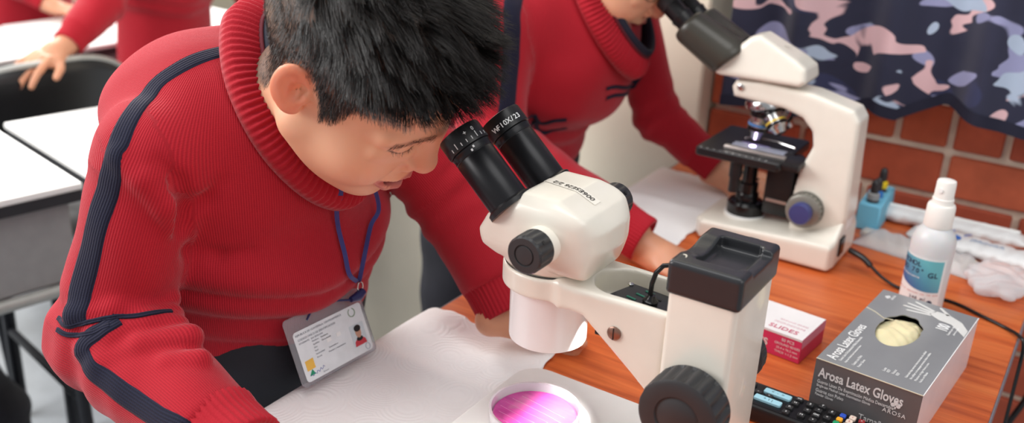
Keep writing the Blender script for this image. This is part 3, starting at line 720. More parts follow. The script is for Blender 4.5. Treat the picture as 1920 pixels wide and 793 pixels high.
    for i, (s, sz, z) in enumerate((('Guante Látex De Examinación Médica Descartable', .0052, .0365), ('Single-use Medical Latex Examination Gloves', .0042, .0322), ('Guante con Polvo', .0055, .0260), ('Powder Gloves', .0042, .0218))):
        text('front_print', s, sz, m_print_w, S, Tf(.005, z) @ Matrix.Scale(.72, 4, (1, 0, 0)))
    def crest(T, k):
        g = G()
        for x, y in ((-.0022, .001), (.0022, .001), (0, .0028)): g.lathe([(.0018*k, 0), (.0018*k, .0002)], 14, T @ Matrix.Translation((x*k, y*k, 0)))
        g.box((0, -.0012*k, .0001), (.0012*k, .0022*k, .0002), M=T).build('crest', m_print_w, S)
    crest(Tf(.083, .041), 1.2); text('maker_name', 'AROSA', .0062, m_print_w, S, Tf(.083, .0315), align='CENTER', spacing=1.2)
    text('size_word', 'Tamaño', .0085, m_print_w, S, Tf(.051, .0135)); text('size_word', 'Size', .0052, m_print_w, S, Tf(.057, .0085))
    crest(Tt(.012, .190), 1.0); text('maker_name', 'AROSA', .0042, m_print_w, S, Tt(.0175, .186))
glove_box()
# ---- microscope slide box
def slide_box():
    w, l, h = .094, .068, .030
    S = thing('slide_box', 'small white and pink cardboard box of glass slides behind the pillar', 'box', (-.320, .9805, TZ), math.radians(-5.5))
    mp_ = mat('pink_card', (224, 58, 104), .45, var=.04); mw = mat('white_card', (242, 238, 238), .5, var=.02)
    G().box((w/2, l/2, h/2), (w, l, h-.0004), .0006, 1).build('carton', mp_, S)
    G().box((w/2, l/2, h), (w-.0006, l-.0006, .0006)).build('lid', mw, S)
    G().quad((w+.0003, 0, h*.62), (w+.0003, l, h*.62), (w+.0003, l, h), (w+.0003, 0, h)).build('side_band', mat('pale_pink_card', (232, 150, 176), .5), S, smooth=False)
    G().quad((0, -.0003, h*.93), (w, -.0003, h*.93), (w, -.0003, h), (0, -.0003, h)).build('front_band', mw, S, smooth=False)
    mpk = mat('pink_print', (206, 92, 120), .5)
    T = lambda x, y: frame((x, y, h+.0006), (1, 0, 0), (0, 1, 0)); F = lambda x, z: frame((x, -.0006, z), (1, 0, 0), (0, 0, 1))
    text('lid_title', 'SLIDES', .0115, mpk, S, T(.049, .008), spacing=1.05, bold=.0001); text('lid_print', 'MICROSCOPE', .006, mat('pale_print', (232, 196, 204), .5), S, T(.050, .022)); text('lid_print', 'GROUND EDGES', .0045, mat('pale_print', (232, 196, 204), .5), S, T(.053, .031))
    text('front_title', 'SLIDES', .012, m_print_w, S, F(.020, .010), bold=.0003)
    for i, s in enumerate(('50 PCS', 'GROUND EDGES', '25.4 x 76.2 mm', 'THICK 1-1.2 mm')): text('front_print', s, .0052 if i == 0 else .004, m_print_w, S, F(.078, .0215-.0052*i), align='CENTER')
    text('front_print', 'Cat. No 7101', .004, m_print_w, S, F(.012, .0225))
slide_box()
# ---- remote control
def remote():
    S = thing('remote_control', 'black remote control with pale blue keys in front of the glove box', 'remote control', (-.345, .8335, TZ), math.radians(-2.0))
    Lr, Wr, H = .232, .047, .019
    G().prism(rounded(0, Lr, 0, Wr, .012), .002, H, 'z', .002, 2).build('casing', m_black, S)
    G().prism(rounded(.002, Lr-.002, .001, Wr-.001, .012), H-.0035, H-.0028, 'z').build('trim_line', m_chrome, S)
    G().prism(rounded(.006, Lr-.006, .004, Wr-.004, .009), H, H+.0004, 'z').build('face', m_blackgloss, S)
    mbk = mat('key_black', (36, 36, 38), .5); mpb = mat('key_blue', (160, 208, 224), .45)
    def key(x, y, sx, sy, m, s=None, col=m_print_w, r=.0015):
        k = G().prism(rounded(x-sx/2, x+sx/2, y-sy/2, y+sy/2, r, 3), H, H+.003, 'z', .0006, 1).build('key', m, S)
        if s: text('key_mark', s, min(sy*.62, sx*.6), col, k, frame((x, y-sy*.2, H+.0031), (1, 0, 0), (0, 1, 0)), align='CENTER', extrude=.00004)
    x0 = .098
    key(.128, .0335, .028, .0085, mpb, '<  -  >', m_print_k); key(.124, .0165, .028, .0085, mpb, '+ 1 |', m_print_k)
    for x, y, s in ((.100, .037, 'i'), (.100, .028, '='), (.100, .018, '*'), (.100, .009, '#')): key(x, y, .008, .006, mbk, s)
    key(.110, .0255, .008, .0045, mbk, 'v'); key(.122, .0250, .008, .0045, mbk, 'o')
    for x, y, s in ((.149, .039, 'oo'), (.148, .029, 'H'), (.146, .018, 'P.'), (.146, .008, 'z'), (.161, .036, 'S'), (.172, .041, 'T'), (.160, .012, 'M'), (.162, .024, '<'), (.171, .031, '^'), (.172, .021, 'OK'), (.172, .011, 'v'), (.182, .024, '>'), (.183, .036, 'E'), (.184, .010, 'Q')): key(x, y, .0072, .0065, mbk, s)
    for i, c in enumerate(((50, 84, 190), (240, 168, 40), (30, 150, 100), (232, 72, 92))): key(.1935-.0008*i, .0375-.0085*i, .0058, .0062, mat('key_%d' % i, c, .45))
    for i in range(4): key(.2025-.0008*i, .0395-.0088*i, .0062, .0072, mat('key_cream', (226, 206, 192), .5), str(i+1), mat('key_print_red', (190, 80, 70), .5))
    for i in range(2):
        for j in range(4): key(.2115+.0082*i, .0390-.0088*j, .0058, .0058, mbk if (i, j) != (0, 0) else mat('key_red', (150, 40, 44), .5), 'xo^v=+-n'[i*4+j])
remote()
# ---- spray bottle
def bottle():
    S = thing('spray_bottle', 'white alcohol spray bottle with blue label beside the glove box', 'bottle', (-.146, 1.207, TZ))
    mw = mat('milky_plastic', (236, 238, 240), .3, trans=.25, var=.01, sss=.3); r = .0262
    G().lathe([(r*.9, 0), (r, .003), (r, .088), (r*.97, .097), (r*.86, .106), (r*.66, .112), (.0150, .1145), (.0150, .118)], 48).build('bottle_body', mw, S)
    mcap = mat('cap_white', (244, 240, 234), .4, var=.01)
    G().lathe([(.0165, .114), (.0168, .115), (.0163, .140), (.0152, .1425), (.0120, .143)], 48, flute=None).build('collar', mcap, S)
    nz_ = G().lathe([(.0125, .143), (.0125, .150), (.0115, .151), (.0112, .170), (.0105, .1725), (.0080, .1735), (.0001, .1738)], 36).build('spray_head', mcap, S)
    G().lathe([(.003, 0), (.003, .0015)], 16, axis_to((-.3, -1, 0), (-.0034, -.0108, .162))).build('nozzle', m_white2, nz_)
    # wrapped label
    def band(name, z0, z1, a0, a1, m, rr, nn=40, wave=0):
        v = []; f = []
        for i in range(nn+1):
            t = i/nn; a = math.radians(a0+(a1-a0)*t); zz = z0+wave*max(0, (.62-t))**2*2.6 if not wave else z0-wave*math.sin(min(1, t*1.25)*PI*.5)
            v += [(rr*math.cos(a), rr*math.sin(a), zz), (rr*math.cos(a), rr*math.sin(a), z1)]
        for i in range(nn): f.append((2*i, 2*i+2, 2*i+3, 2*i+1))
        return mkobj(name, v, f, m, S)
    band('label', .006, .078, -185, -35, mat('label_white', (238, 240, 240), .4, var=.01), r+.0003)
    mgrad = bpy.data.materials.new('label_blue'); mgrad.use_nodes = True; n, L, b = nodes_of(mgrad)
    tc = n.new('ShaderNodeTexCoord'); sx = n.new('ShaderNodeSeparateXYZ'); L.new(tc.outputs['Generated'], sx.inputs[0])
    ad = n.new('ShaderNodeMath'); ad.operation = 'MULTIPLY_ADD'; ad.inputs[1].default_value = .6; L.new(sx.outputs[0], ad.inputs[0]); mu = n.new('ShaderNodeMath'); mu.operation = 'MULTIPLY'; mu.inputs[1].default_value = .55; L.new(sx.outputs[2], mu.inputs[0]); L.new(mu.outputs[0], ad.inputs[2])
    rp = n.new('ShaderNodeValToRGB'); L.new(ad.outputs[0], rp.inputs[0]); rp.color_ramp.elements[0].position = .2; rp.color_ramp.elements[0].color = (*lin((58, 98, 158)), 1); rp.color_ramp.elements[1].position = .85; rp.color_ramp.elements[1].color = (*lin((110, 190, 200)), 1); L.new(rp.outputs[0], b.inputs['Base Color']); b.inputs['Roughness'].default_value = .4
    band('label_colour_field', .048, .076, -180, -42, mgrad, r+.0005, wave=.014)
    def wrap(s, a0, z, size, m, name='lettering', step=None):
        for i, ch in enumerate(s):
            if ch == ' ': continue
            a = math.radians(a0+i*(step or size*.66/r*57.3)); p = Vector(((r+.0007)*math.cos(a), (r+.0007)*math.sin(a), z))
            text(name, ch, size, m, S, frame(p, (-math.sin(a), math.cos(a), 0), (0, 0, 1)), align='CENTER', extrude=.00005, bold=size*.02)
    mn = mat('label_navy_print', (206, 216, 232), .5); mdk = mat('label_dark_print', (44, 52, 80), .5)
    wrap('ALCOHOL', -178, .066, .0085, mdk); wrap('ISO 70°', -168, .057, .0085, mdk); wrap('GL', -72, .054, .0095, mdk)
    wrap('Desinfectante', -166, .0505, .0038, m_print_w)
    wrap('Evite el contacto con los ojos', -160, .030, .0028, mat('label_red_print', (206, 120, 116), .5)); wrap('240 ml', -112, .0225, .0052, mdk); wrap('8 onzas', -110, .0178, .0038, mdk)
    for k in range(3): wrap('Mantener lejos del fuego', -140, .0135-.0035*k, .0022, mat('label_grey_print', (140, 146, 156), .5))
    a = math.radians(-62); G().lathe([(.0038, 0), (.0038, .0002)], 20, axis_to((math.cos(a), math.sin(a), 0), ((r+.0004)*math.cos(a), (r+.0004)*math.sin(a), .0195))).build('round_mark', mdk, S)
bottle()
# ---- stain rack with dropper bottles
def rack():
    mb = mat('sky_blue_foam', (120, 196, 226), .6, var=.04)
    S = thing('dropper_rack', 'sky blue block holding dropper bottles beside the compound microscope', 'rack', (-.272, 1.480, TZ), math.radians(2))
    g = G(); g.prism([(-.018, 0), (.018, 0), (.0165, .042), (-.0165, .042)], -.054, .054, 'y', .002, 1); g.build('block', mb, S)
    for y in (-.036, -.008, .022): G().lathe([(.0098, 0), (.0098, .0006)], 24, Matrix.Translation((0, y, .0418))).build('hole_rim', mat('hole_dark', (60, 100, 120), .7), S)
    for i, (y, c, nm, dz) in enumerate(((-.036, (150, 152, 152), 'grey', .004), (-.008, (40, 120, 200), 'blue', -.001), (.022, (236, 204, 40), 'yellow', .006))):
        D = thing('dropper_bottle', 'dropper bottle with %s collar and black rubber bulb in the blue block' % nm, 'bottle', (-.272-y*.035, 1.480+y, TZ+.042), 0, 'dropper bottles in the blue block')
        G().lathe([(.0085, -.030), (.009, -.029), (.009, -.004), (.0055, .002+dz)], 24).build('glass', mat('amber_glass', (96, 56, 26), .1, trans=.5), D)
        G().lathe([(.0088, 0+dz), (.0092, .001+dz), (.0090, .009+dz), (.006, .0105+dz)], 28, flute=None).build('collar', mat('collar_'+nm, c, .45), D)
        G().lathe([(.0055, .010+dz), (.0062, .013+dz), (.0060, .024+dz), (.0048, .029+dz), (.002, .0315+dz), (.0001, .0318+dz)], 24).build('bulb', m_rubber, D)
rack()
# ---- wrapped supplies along the wall
def crinkle(name, label, cat, c, d, m, rz=0, amp=.0025, seed=0, logo=None, flat=1.0):
    """a soft wrapped pack: pillow with pinched ends and creases"""
    S = thing(name, label, cat, (c[0], c[1], TZ), rz, 'wrapped supplies along the wall'); nx, nr = 60, 22; v = []; f = []; rr = random.Random(seed); ph = [rr.uniform(0, 6) for _ in range(6)]
    for i in range(nx+1):
        t = i/nx; e = min(1, min(t, 1-t)/.10); e = math.sin(e*PI/2)**.6
        for j in range(nr):
            a = 2*PI*j/nr; ry = d[1]/2*(.85+.15*e); rz_ = d[2]/2*max(.06, e)
            k = amp*(math.sin(t*37+ph[0]+2*math.sin(a+ph[1]))*.6+math.sin(t*71+3*a+ph[2])*.4)
            y = (ry+k)*math.copysign(abs(math.cos(a))**.8, math.cos(a)); z = d[2]/2+rz_*math.sin(a)*(1+k/d[2]*1.0)
            v.append(((t-.5)*d[0]+k*.6, y, max(.0006, z)))
    for i in range(nx):
        for j in range(nr): q = (j+1) % nr; f.append((i*nr+j, i*nr+q, (i+1)*nr+q, (i+1)*nr+j))
    f.append(tuple(range(nr))[::-1]); f.append(tuple(range(nx*nr, nx*nr+nr)))
    mkobj('wrapper', v, f, m, S, ang=180); return S
m_wrap = mat('white_wrapper', (238, 238, 238), .3, trans=.1, var=.03, bump=.6, bscale=70)
m_clearwrap = mat('clear_wrapper', (252, 252, 254), .22, trans=.62, ior=1.12, var=0, bump=.6, bscale=60)
S = crinkle('wrapped_syringe', 'long white wrapped syringe lying against the brick wall', 'syringe', (-.165, 1.502), (.215, .040, .024), m_wrap, math.radians(1), seed=1)
G().tube([(-.09, 0, .0245), (.095, 0, .0245)], .0026, 10).build('barrel_ridge', m_white2, S)
S = crinkle('wrapped_syringe', 'white wrapped pack with a blue drop mark beside the spray bottle', 'syringe', (-.115, 1.435), (.190, .052, .022), m_wrap, math.radians(-6), seed=5)
mbl = mat('logo_blue', (44, 112, 196), .4)
g = G(); pts = []
for i in range(24):
    a = 2*PI*i/24; r0 = .0105*(1+.55*max(0, math.cos(a-2.2))**6); pts.append((-.033+r0*math.cos(a), -.008+r0*.85*math.sin(a)))
g.prism(pts, .0218, .0226).build('drop_mark', mbl, S, smooth=False)
text('lettering', 'JERINGA', .012, mat('pale_blue_print', (150, 176, 206), .5), S, frame((-.010, -.008, .0232), (1, 0, 0), (0, 1, 0)))
for x in (-.045, -.022): G().tube([(x, .006, .0222), (x+.004, .014, .0222), (x+.006, .022, .0205)], .0008, 6).build('blue_line', mbl, S)
S = thing('swab_pack', 'clear bag of wooden sticks lying in front of the wrapped syringes', 'swabs', (-.185, 1.385, TZ), math.radians(-9))
ms = mat('birch_stick', (226, 196, 150), .6, var=.06)
for i in range(11): G().tube([(-.072+.002*random.random(), -.022+.0046*i, .004+.003*(i % 2)), (.072+.003*random.random(), -.020+.0043*i, .004+.003*(i % 2))], .0018, 8).build('stick', ms, S)
v = []; f = []
for i in range(41):
    for j in range(15):
        x = -.085+.170*i/40; y = -.036+.072*j/14; e = min(1, min(i, 40-i)/4)*min(1, min(j, 14-j)/3)
        v.append((x, y, .0012+.0115*e+.0014*math.sin(i*1.1+j*.7)*e))
for i in range(40):
    for j in range(14): a = i*15+j; f.append((a, a+15, a+16, a+1))
mkobj('bag', v, f, m_clearwrap, S, ang=180).modifiers.new('t', 'SOLIDIFY').thickness = .0003
# crumpled clear bag at the far right corner
def crump(P):
    d = s_ell(P, (0, 0, .012), (.040, .050, .016))
    return d+.004*np.sin(P[:, 0]*150+2*np.sin(P[:, 1]*90))*np.sin(P[:, 1]*130+P[:, 2]*160)
V, Q = nets(crump, (-.055, -.065, -.01), (.055, .065, .04), .0022); V[:, 2] = np.maximum(V[:, 2], .001)
o = mkobj('plastic_bag', V, Q, m_clearwrap, None, ang=50); o.location = (-.073, 1.335, TZ); tag(o, 'crumpled clear plastic bag at the table corner by the brick wall', 'bag')
S = thing('slide_case', 'small clear slide case beside the blue dropper block', 'case', (-.245, 1.4095, TZ), math.radians(-8))
G().box((0, 0, .004), (.052, .022, .008), .001).build('case_body', m_clearwrap, S); G().box((0, 0, .004), (.044, .016, .004), .0006).build('contents', mat('cream_paper', (232, 222, 196), .7), S)
# ---- cables
def spline(pts, n=12):
    P = [Vector(p) for p in pts]; P = [P[0]*2-P[1]]+P+[P[-1]*2-P[-2]]; out = []
    for i in range(1, len(P)-2):
        for k in range(n):
            t = k/n; a, b_, c, d = P[i-1], P[i], P[i+1], P[i+2]
            out.append(.5*((2*b_)+(c-a)*t+(2*a-5*b_+4*c-d)*t*t+(3*b_-a-3*c+d)*t**3))
    return out+[P[-2]]
S = thing('power_cord', 'thin black power cord running from the compound microscope over the table edge', 'cord', (-.264, 1.270, TZ))
G().tube(spline([(-.255, 1.270, .777), (-.235, 1.262, .7745), (-.222, 1.256, .768)], 6), .0042, 12).build('plug', m_blackgloss, S, world=True)
G().tube(spline([(-.225, 1.257, .770), (-.20, 1.250, .757), (-.17, 1.243, .7525), (-.115, 1.246, .7525), (-.075, 1.228, .7525), (-.045, 1.212, .7525), (-.030, 1.196, .7545), (-.0215, 1.186, .7475), (-.0195, 1.18, .70), (-.018, 1.18, .55), (-.02, 1.19, .30), (-.03, 1.25, .02)]), .0022, 10).build('cable', m_blackgloss, S, world=True)
o = G().tube(spline([(-.02, 1.49, .62), (.0, 1.47, .60), (-.005, 1.44, .55), (-.02, 1.42, .50), (-.03, 1.43, .40), (-.03, 1.46, .25), (-.02, 1.48, .008)]), .0045, 10).build('hanging_cable', m_blackgloss)
tag(o, 'thick black cable hanging below the table edge against the bricks', 'cord')

# ---- dark school bag on the floor at the left
def bag(P):
    d = s_ell(P, (0, 0, .15), (.10, .12, .17)); d = smin(d, s_ell(P, (.02, .03, .06), (.12, .13, .07)), .03); d = smin(d, s_ell(P, (-.01, -.02, .29), (.07, .09, .07)), .04)
    d = d-.010*np.sin(P[:, 2]*46+P[:, 1]*17)*np.sin(P[:, 0]*31+P[:, 1]*23+1); return smax(d, .002-P[:, 2], .006)
V, Q = nets(bag, (-.16, -.18, -.01), (.18, .20, .40), .006)
o = mkobj('school_bag', relax(V, Q, 2), Q, mat('navy_bag_cloth', (26, 27, 36), .8, var=.2, bump=.4, bscale=300), None, True, 180); o.location = (-1.70, .745, 0); tag(o, 'dark navy bag slumped on the floor at the lower left edge', 'bag')
# ================================================================== people
HR = np.array([[.7355, -.1070, .6690], [.2222, .9709, -.0890], [-.6400, .2142, .7379]])    # head turned down into the eyepieces
HC = np.array([-.5650, .6251, 1.0925]); HS = .972
def head_sdf(P):
    """head in its own frame: x forward, y left, z up, origin between the ears"""
    x, y, z = P[:, 0], P[:, 1], P[:, 2]; A = P.copy(); A[:, 1] = np.abs(A[:, 1])      # mirrored copy
    d = s_ell(P, (-.010, 0, .048), (.102, .0765, .088))
    d = smin(d, s_ell(P, (.026, 0, -.030), (.066, .064, .080)), .03)
    d = smin(d, s_cap(A, (-.004, .050, -.046), (.060, .016, -.084), .021, .018), .022)
    d = smin(d, s_ell(P, (.071, 0, -.089), (.015, .020, .014)), .014)
    d = smin(d, s_ell(A, (.050, .037, -.036), (.034, .030, .032)), .016)                 # full cheeks
    d = smin(d, s_cap(A, (.083, .009, .017), (.066, .047, .014), .0105, .0105), .009)      # brow
    d = smax(d, -s_ell(A, (.095, .028, .003), (.012, .014, .006)), .007)                 # sockets
    d = smin(d, s_ell(A, (.0710, .031, .004), (.0145, .0175, .0110)), .004)              # lids
    d = smin(d, s_cap(A, (.081, .021, -.0095), (.066, .048, -.008), .0085, .0095), .005)  # cheek pushed up by the squint
    d = smin(d, s_cap(P, (.089, 0, .014), (.0985, 0, -.019), .0078, .0112), .012)        # nose bridge
    d = smin(d, s_ell(P, (.0990, 0, -.0230), (.0125, .0130, .0118)), .006)
    d = smin(d, s_ell(A, (.0875, .0150, -.0265), (.0118, .0092, .0098)), .003)
    d = smax(d, -s_cap(A, (.0835, .0245, -.019), (.0815, .0235, -.034), .0008, .0008), .004)           # wings
    d = smin(d, s_ell(P, (.083, 0, -.055), (.014, .026, .018)), .012)                    # muzzle
    # smile folds
    d = smax(d, -s_cap(A, (.0925, .0225, -.026), (.0875, .0385, -.046), .0036, .0042), .005)
    d = smax(d, -s_cap(A, (.0875, .0385, -.046), (.079, .0430, -.062), .0042, .0015), .005)
    # lips
    for a, b, ra, rb in (((.0965, 0, -.0510), (.0900, .014, -.0510), .0045, .0042), ((.0900, .014, -.0510), (.0825, .0345, -.0500), .0042, .0024),
                         ((.0935, 0, -.0700), (.0880, .013, -.0686), .0062, .0054), ((.0880, .013, -.0686), (.0825, .0345, -.0515), .0052, .0024)):
        d = smin(d, s_cap(A, a, b, ra, rb), .0035)
    op = np.minimum(s_cap(A, (.0985, 0, -.0592), (.0920, .014, -.0582), .0068, .0058), s_cap(A, (.0920, .014, -.0580), (.0860, .0340, -.0505), .0050, .0014))
    op = np.minimum(op, s_ell(P, (.080, 0, -.0582), (.022, .023, .0074)))
    d = smax(d, -op, .0016)
    # closed eye crease and crow's feet, wrinkles on the nose
    cr = np.minimum(s_cap(A, (.0830, .0165, .0035), (.0860, .0290, .0005), .0007, .0011), s_cap(A, (.0860, .0290, .0005), (.0765, .0480, .0030), .0011, .0006))
    d = smax(d, -cr, .0022)
    d = smax(d, -s_cap(A, (.0820, .0190, -.0100), (.0715, .0480, -.0050), .0003, .0003), .0030)
    for k in range(4): d = smax(d, -s_cap(A, (.0905-.0005*k, .004+.0022*k, .008-.006*k), (.0855, .0125+.001*k, .004-.004*k), .0001, .0001), .0022)
    d = smax(d, -s_ell(A, (.0955, .0055, -.0345), (.004, .0032, .0035)), .002)           # nostrils
    # ears
    ct, st_ = math.cos(.22), math.sin(.22); cf, sf = math.cos(.45), math.sin(.45)
    q = A-V3((-.020, .0765, .003)); e = np.empty_like(q)
    e[:, 0] = q[:, 0]*cf+q[:, 1]*-sf*-1*0+q[:, 1]*sf*-1; e[:, 0] = q[:, 0]*cf-q[:, 1]*sf; e[:, 1] = q[:, 0]*sf+q[:, 1]*cf; e[:, 2] = q[:, 2]
    f0 = e[:, 0]*ct+e[:, 2]*st_; f2 = -e[:, 0]*st_+e[:, 2]*ct; e[:, 0] = f0; e[:, 2] = f2
    ear = s_ell(e, (.000, .002, .002), (.0175, .0062, .0275)); ear = smin(ear, s_ell(e, (.004, .001, -.021), (.0095, .0055, .0090)), .006)
    ear = smax(ear, -s_ell(e, (.0035, .0085, .0060), (.0118, .0066, .0180)), .002)
    ear = smax(ear, -s_ell(e, (.0080, .0060, .0010), (.0085, .0086, .0100)), .002)
    ear = smin(ear, s_cap(e, (-.004, .0035, -.010), (-.003, .004, .010), .0028, .0022), .004)
    ear = smin(ear, s_ell(e, (.0145, .0025, -.005), (.0045, .0035, .0060)), .004)
    d = smin(d, ear, .004)
    # neck
    d = smin(d, s_cap(P, (-.028, 0, -.030), (-.066, .004, -.155), .043, .048), .028)
    return d
hV, hQ = nets(head_sdf, (-.135, -.105, -.215), (.125, .105, .150), .0019); hV = relax(hV, hQ, 2, .45)
def vnormals(V, Q):
    n = np.cross(V[Q[:, 2]]-V[Q[:, 0]], V[Q[:, 3]]-V[Q[:, 1]]); N = np.zeros_like(V)
    for k in range(4): np.add.at(N, Q[:, k], n)
    return N/(np.linalg.norm(N, axis=1)[:, None]+1e-12)
hN = vnormals(hV, hQ)
def sstep(a, b, x): t = np.clip((x-a)/(b-a), 0, 1); return t*t*(3-2*t)
LX = [-.2, -.095, -.075, -.050, -.040, -.020, -.004, .004, .012, .022, .034, .050, .070, .085, .2]
LZ = [-.082, -.080, -.074, -.062, .010, .033, .024, .008, -.010, -.004, .026, .040, .052, .060, .062]
def hair_line(P): return P[:, 2]-np.interp(P[:, 0], LX, LZ)
def lerpc(c, k, t): return c+(np.array(lin(k))-c)*t[:, None]
def head_colour(V):
    A = V.copy(); A[:, 1] = np.abs(A[:, 1]); n = len(V)
    c = np.tile(np.array(lin((230, 178, 144))), (n, 1))
    g = lambda p, r: np.exp(-(((A-np.array(p))/r)**2).sum(1))
    c = lerpc(c, (222, 134, 108), .45*g((.060, .045, -.030), .022)); c = lerpc(c, (220, 128, 104), .6*g((.098, .004, -.024), .014)); c = lerpc(c, (232, 144, 112), .85*sstep(.070, .078, A[:, 1])*sstep(.02, -.0, A[:, 0]))
    lip = np.minimum(np.minimum(s_cap(A, (.0965, 0, -.0510), (.0900, .014, -.0510), .0045, .0042), s_cap(A, (.0900, .014, -.0510), (.0825, .0345, -.0500), .0042, .0024)), np.minimum(s_cap(A, (.0935, 0, -.0700), (.0880, .013, -.0686), .0062, .0054), s_cap(A, (.0880, .013, -.0686), (.0825, .0345, -.0515), .0052, .0024)))
    c = lerpc(c, (188, 98, 98), .85*sstep(.0016, .0002, lip))
    ins = sstep(.0012, -.0008, s_ell(V, (.076, 0, -.0585), (.0200, .024, .0072))); c = lerpc(c, (96, 36, 38), ins)
    bz = .0300-.35*(A[:, 1]-.03)**2*40*.03; br = sstep(.0050, .0022, np.abs(A[:, 2]-(.0190-.30*np.maximum(0, A[:, 1]-.026))))*sstep(.008, .013, A[:, 1])*sstep(.056, .048, A[:, 1])*(A[:, 0] > .04)
    c = lerpc(c, (150, 104, 84), .45*br)
    c = lerpc(c, (70, 46, 38), .75*sstep(.0016, .0004, np.minimum(s_cap(A, (.0830, .0165, .0035), (.0860, .0290, .0005), .0007, .0011), s_cap(A, (.0860, .0290, .0005), (.0765, .0480, .0030), .0011, .0006)))*(A[:, 0] > .06))
    hl = hair_line(V); ear = (A[:, 1] > .0785) & (V[:, 0] < .0) & (V[:, 2] < .034)
    sc = sstep(-.004, .010, hl)*(~ear)*(V[:, 2] > -.09)
    return lerpc(c, (74, 62, 56), .85*sc)
hCol = head_colour(hV)
m_skin = bpy.data.materials.new('skin'); m_skin.use_nodes = True
n, L, b = nodes_of(m_skin); at = n.new('ShaderNodeAttribute'); at.attribute_name = 'tone'; L.new(at.outputs['Color'], b.inputs['Base Color'])
b.inputs['Roughness'].default_value = .46; b.inputs['Subsurface Weight'].default_value = .25; b.inputs['Subsurface Radius'].default_value = (.010, .004, .002); b.inputs['Subsurface Scale'].default_value = .6
tc = n.new('ShaderNodeTexCoord'); nz = n.new('ShaderNodeTexNoise'); nz.inputs['Scale'].default_value = 900; L.new(tc.outputs['Object'], nz.inputs[0]); bp = n.new('ShaderNodeBump'); bp.inputs['Strength'].default_value = .12; bp.inputs['Distance'].default_value = .0006; L.new(nz.outputs[0], bp.inputs['Height']); L.new(bp.outputs[0], b.inputs['Normal'])
# ---------------------------------------------------------------- hair strands
def strands(paths, r0, r1=.3):
    """paths (N,K,3), root radius (N,) -> triangular tubes"""
    N, K, _ = paths.shape; T = np.gradient(paths, axis=1); T /= np.linalg.norm(T, axis=2, keepdims=True)+1e-12
    up = np.where(np.abs(T[..., 2:3]) > .9, np.array([1., 0, 0]), np.array([0, 0, 1.])); a = np.cross(T, up); a /= np.linalg.norm(a, axis=2, keepdims=True)+1e-12; bb = np.cross(T, a)
    rad = (r0[:, None]*np.linspace(1, r1, K)[None])[..., None]; V = []
    for k in range(3):
        g = 2*PI*k/3; V.append(paths+(a*math.cos(g)+bb*math.sin(g))*rad)
    V = np.stack(V, 2).reshape(-1, 3); base = (np.arange(N)[:, None, None]*K+np.arange(K-1)[None, :, None])*3; k = np.arange(3)[None, None]; k2 = (k+1) % 3
    Q = np.stack(np.broadcast_arrays(base+k, base+k2, base+3+k2, base+3+k), -1).reshape(-1, 4); return V, Q
def grow_hair(N=30000):
    tri = np.concatenate([hQ[:, [0, 1, 2]], hQ[:, [0, 2, 3]]]); cen = hV[tri].mean(1)
    ear = (np.abs(cen[:, 1]) > .0780) & (cen[:, 0] < .002) & (cen[:, 2] < .036)
    ok = (hair_line(cen) > RNG.normal(0, .0025, len(cen))) & ~ear & (cen[:, 2] > -.085); tri = tri[ok]
    ar = np.linalg.norm(np.cross(hV[tri[:, 1]]-hV[tri[:, 0]], hV[tri[:, 2]]-hV[tri[:, 0]]), axis=1)
    idx = RNG.choice(len(tri), N, p=ar/ar.sum()); u, v = RNG.random(N), RNG.random(N); s = u+v > 1; u[s] = 1-u[s]; v[s] = 1-v[s]
    t = tri[idx]; P = hV[t[:, 0]]*(1-u-v)[:, None]+hV[t[:, 1]]*u[:, None]+hV[t[:, 2]]*v[:, None]; Nn = hN[t[:, 0]]
    z = P[:, 2]; x = P[:, 0]; top = sstep(.035, .105, z+.25*np.maximum(0, x)); front = sstep(.03, .085, x)*sstep(.04, .07, z)
    back = sstep(-.02, -.09, x)*sstep(.09, .02, z)
    ln = (.0085+.026*top-.004*front)*(1-.45*back)*RNG.uniform(.75, 1.15, N); ln *= .55+.45*sstep(-.005, .018, hair_line(P))
    ln = np.maximum(ln, .004)
    fwd = np.array([1., 0, 0]); dn = np.array([0, 0, -1.]); side = np.array([0, -1., 0])
    D = Nn*(.42+.30*top+.35*front)[:, None]+fwd*(.75*top+.35)[:, None]+dn*(.85*(1-top)*(1-.9*front))[:, None]+side*(.28*top)[:, None]
    # locks: neighbours lean the same way
    Gn = 620; gi = RNG.choice(N, Gn, replace=False); gp = P[gi]; near = np.empty(N, dtype=int)
    for i in range(0, N, 4000): near[i:i+4000] = ((P[i:i+4000, None]-gp[None])**2).sum(2).argmin(1)
    lean = RNG.normal(0, .30, (Gn, 3)); D = D+lean[near]*(.35+.65*top)[:, None]+RNG.normal(0, .13, (N, 3))
    D /= np.linalg.norm(D, axis=1)[:, None]
    bend = (fwd*.5+dn*.45)[None]*((.35+.3*top)*(1-.75*front))[:, None]+RNG.normal(0, .12, (N, 3)); K = 5; path = np.empty((N, K, 3))
    tip = gp[near]+(D[gi][near])*ln[:, None]*1.05
    for k in range(K):
        s = k/(K-1); p = P-Nn*.0008+D*(ln*s)[:, None]+bend*(ln*s*s*.55)[:, None]; path[:, k] = p+(tip-p)*(.30*s*s*top)[:, None]
    sh = np.clip(RNG.random(N)**2*.9+.35*back*(1-top), 0, 1); a_, b_ = strands(path, RNG.uniform(.00019, .00030, N)*(1-.35*back)); return a_, b_, np.repeat(sh, K*3)
sV, sQ, sS = grow_hair(34000)
m_hair = bpy.data.materials.new('black_hair'); m_hair.use_nodes = True; n, L, b = nodes_of(m_hair)
at = n.new('ShaderNodeAttribute'); at.attribute_name = 'shade'; rp = n.new('ShaderNodeValToRGB'); L.new(at.outputs['Fac'], rp.inputs[0])
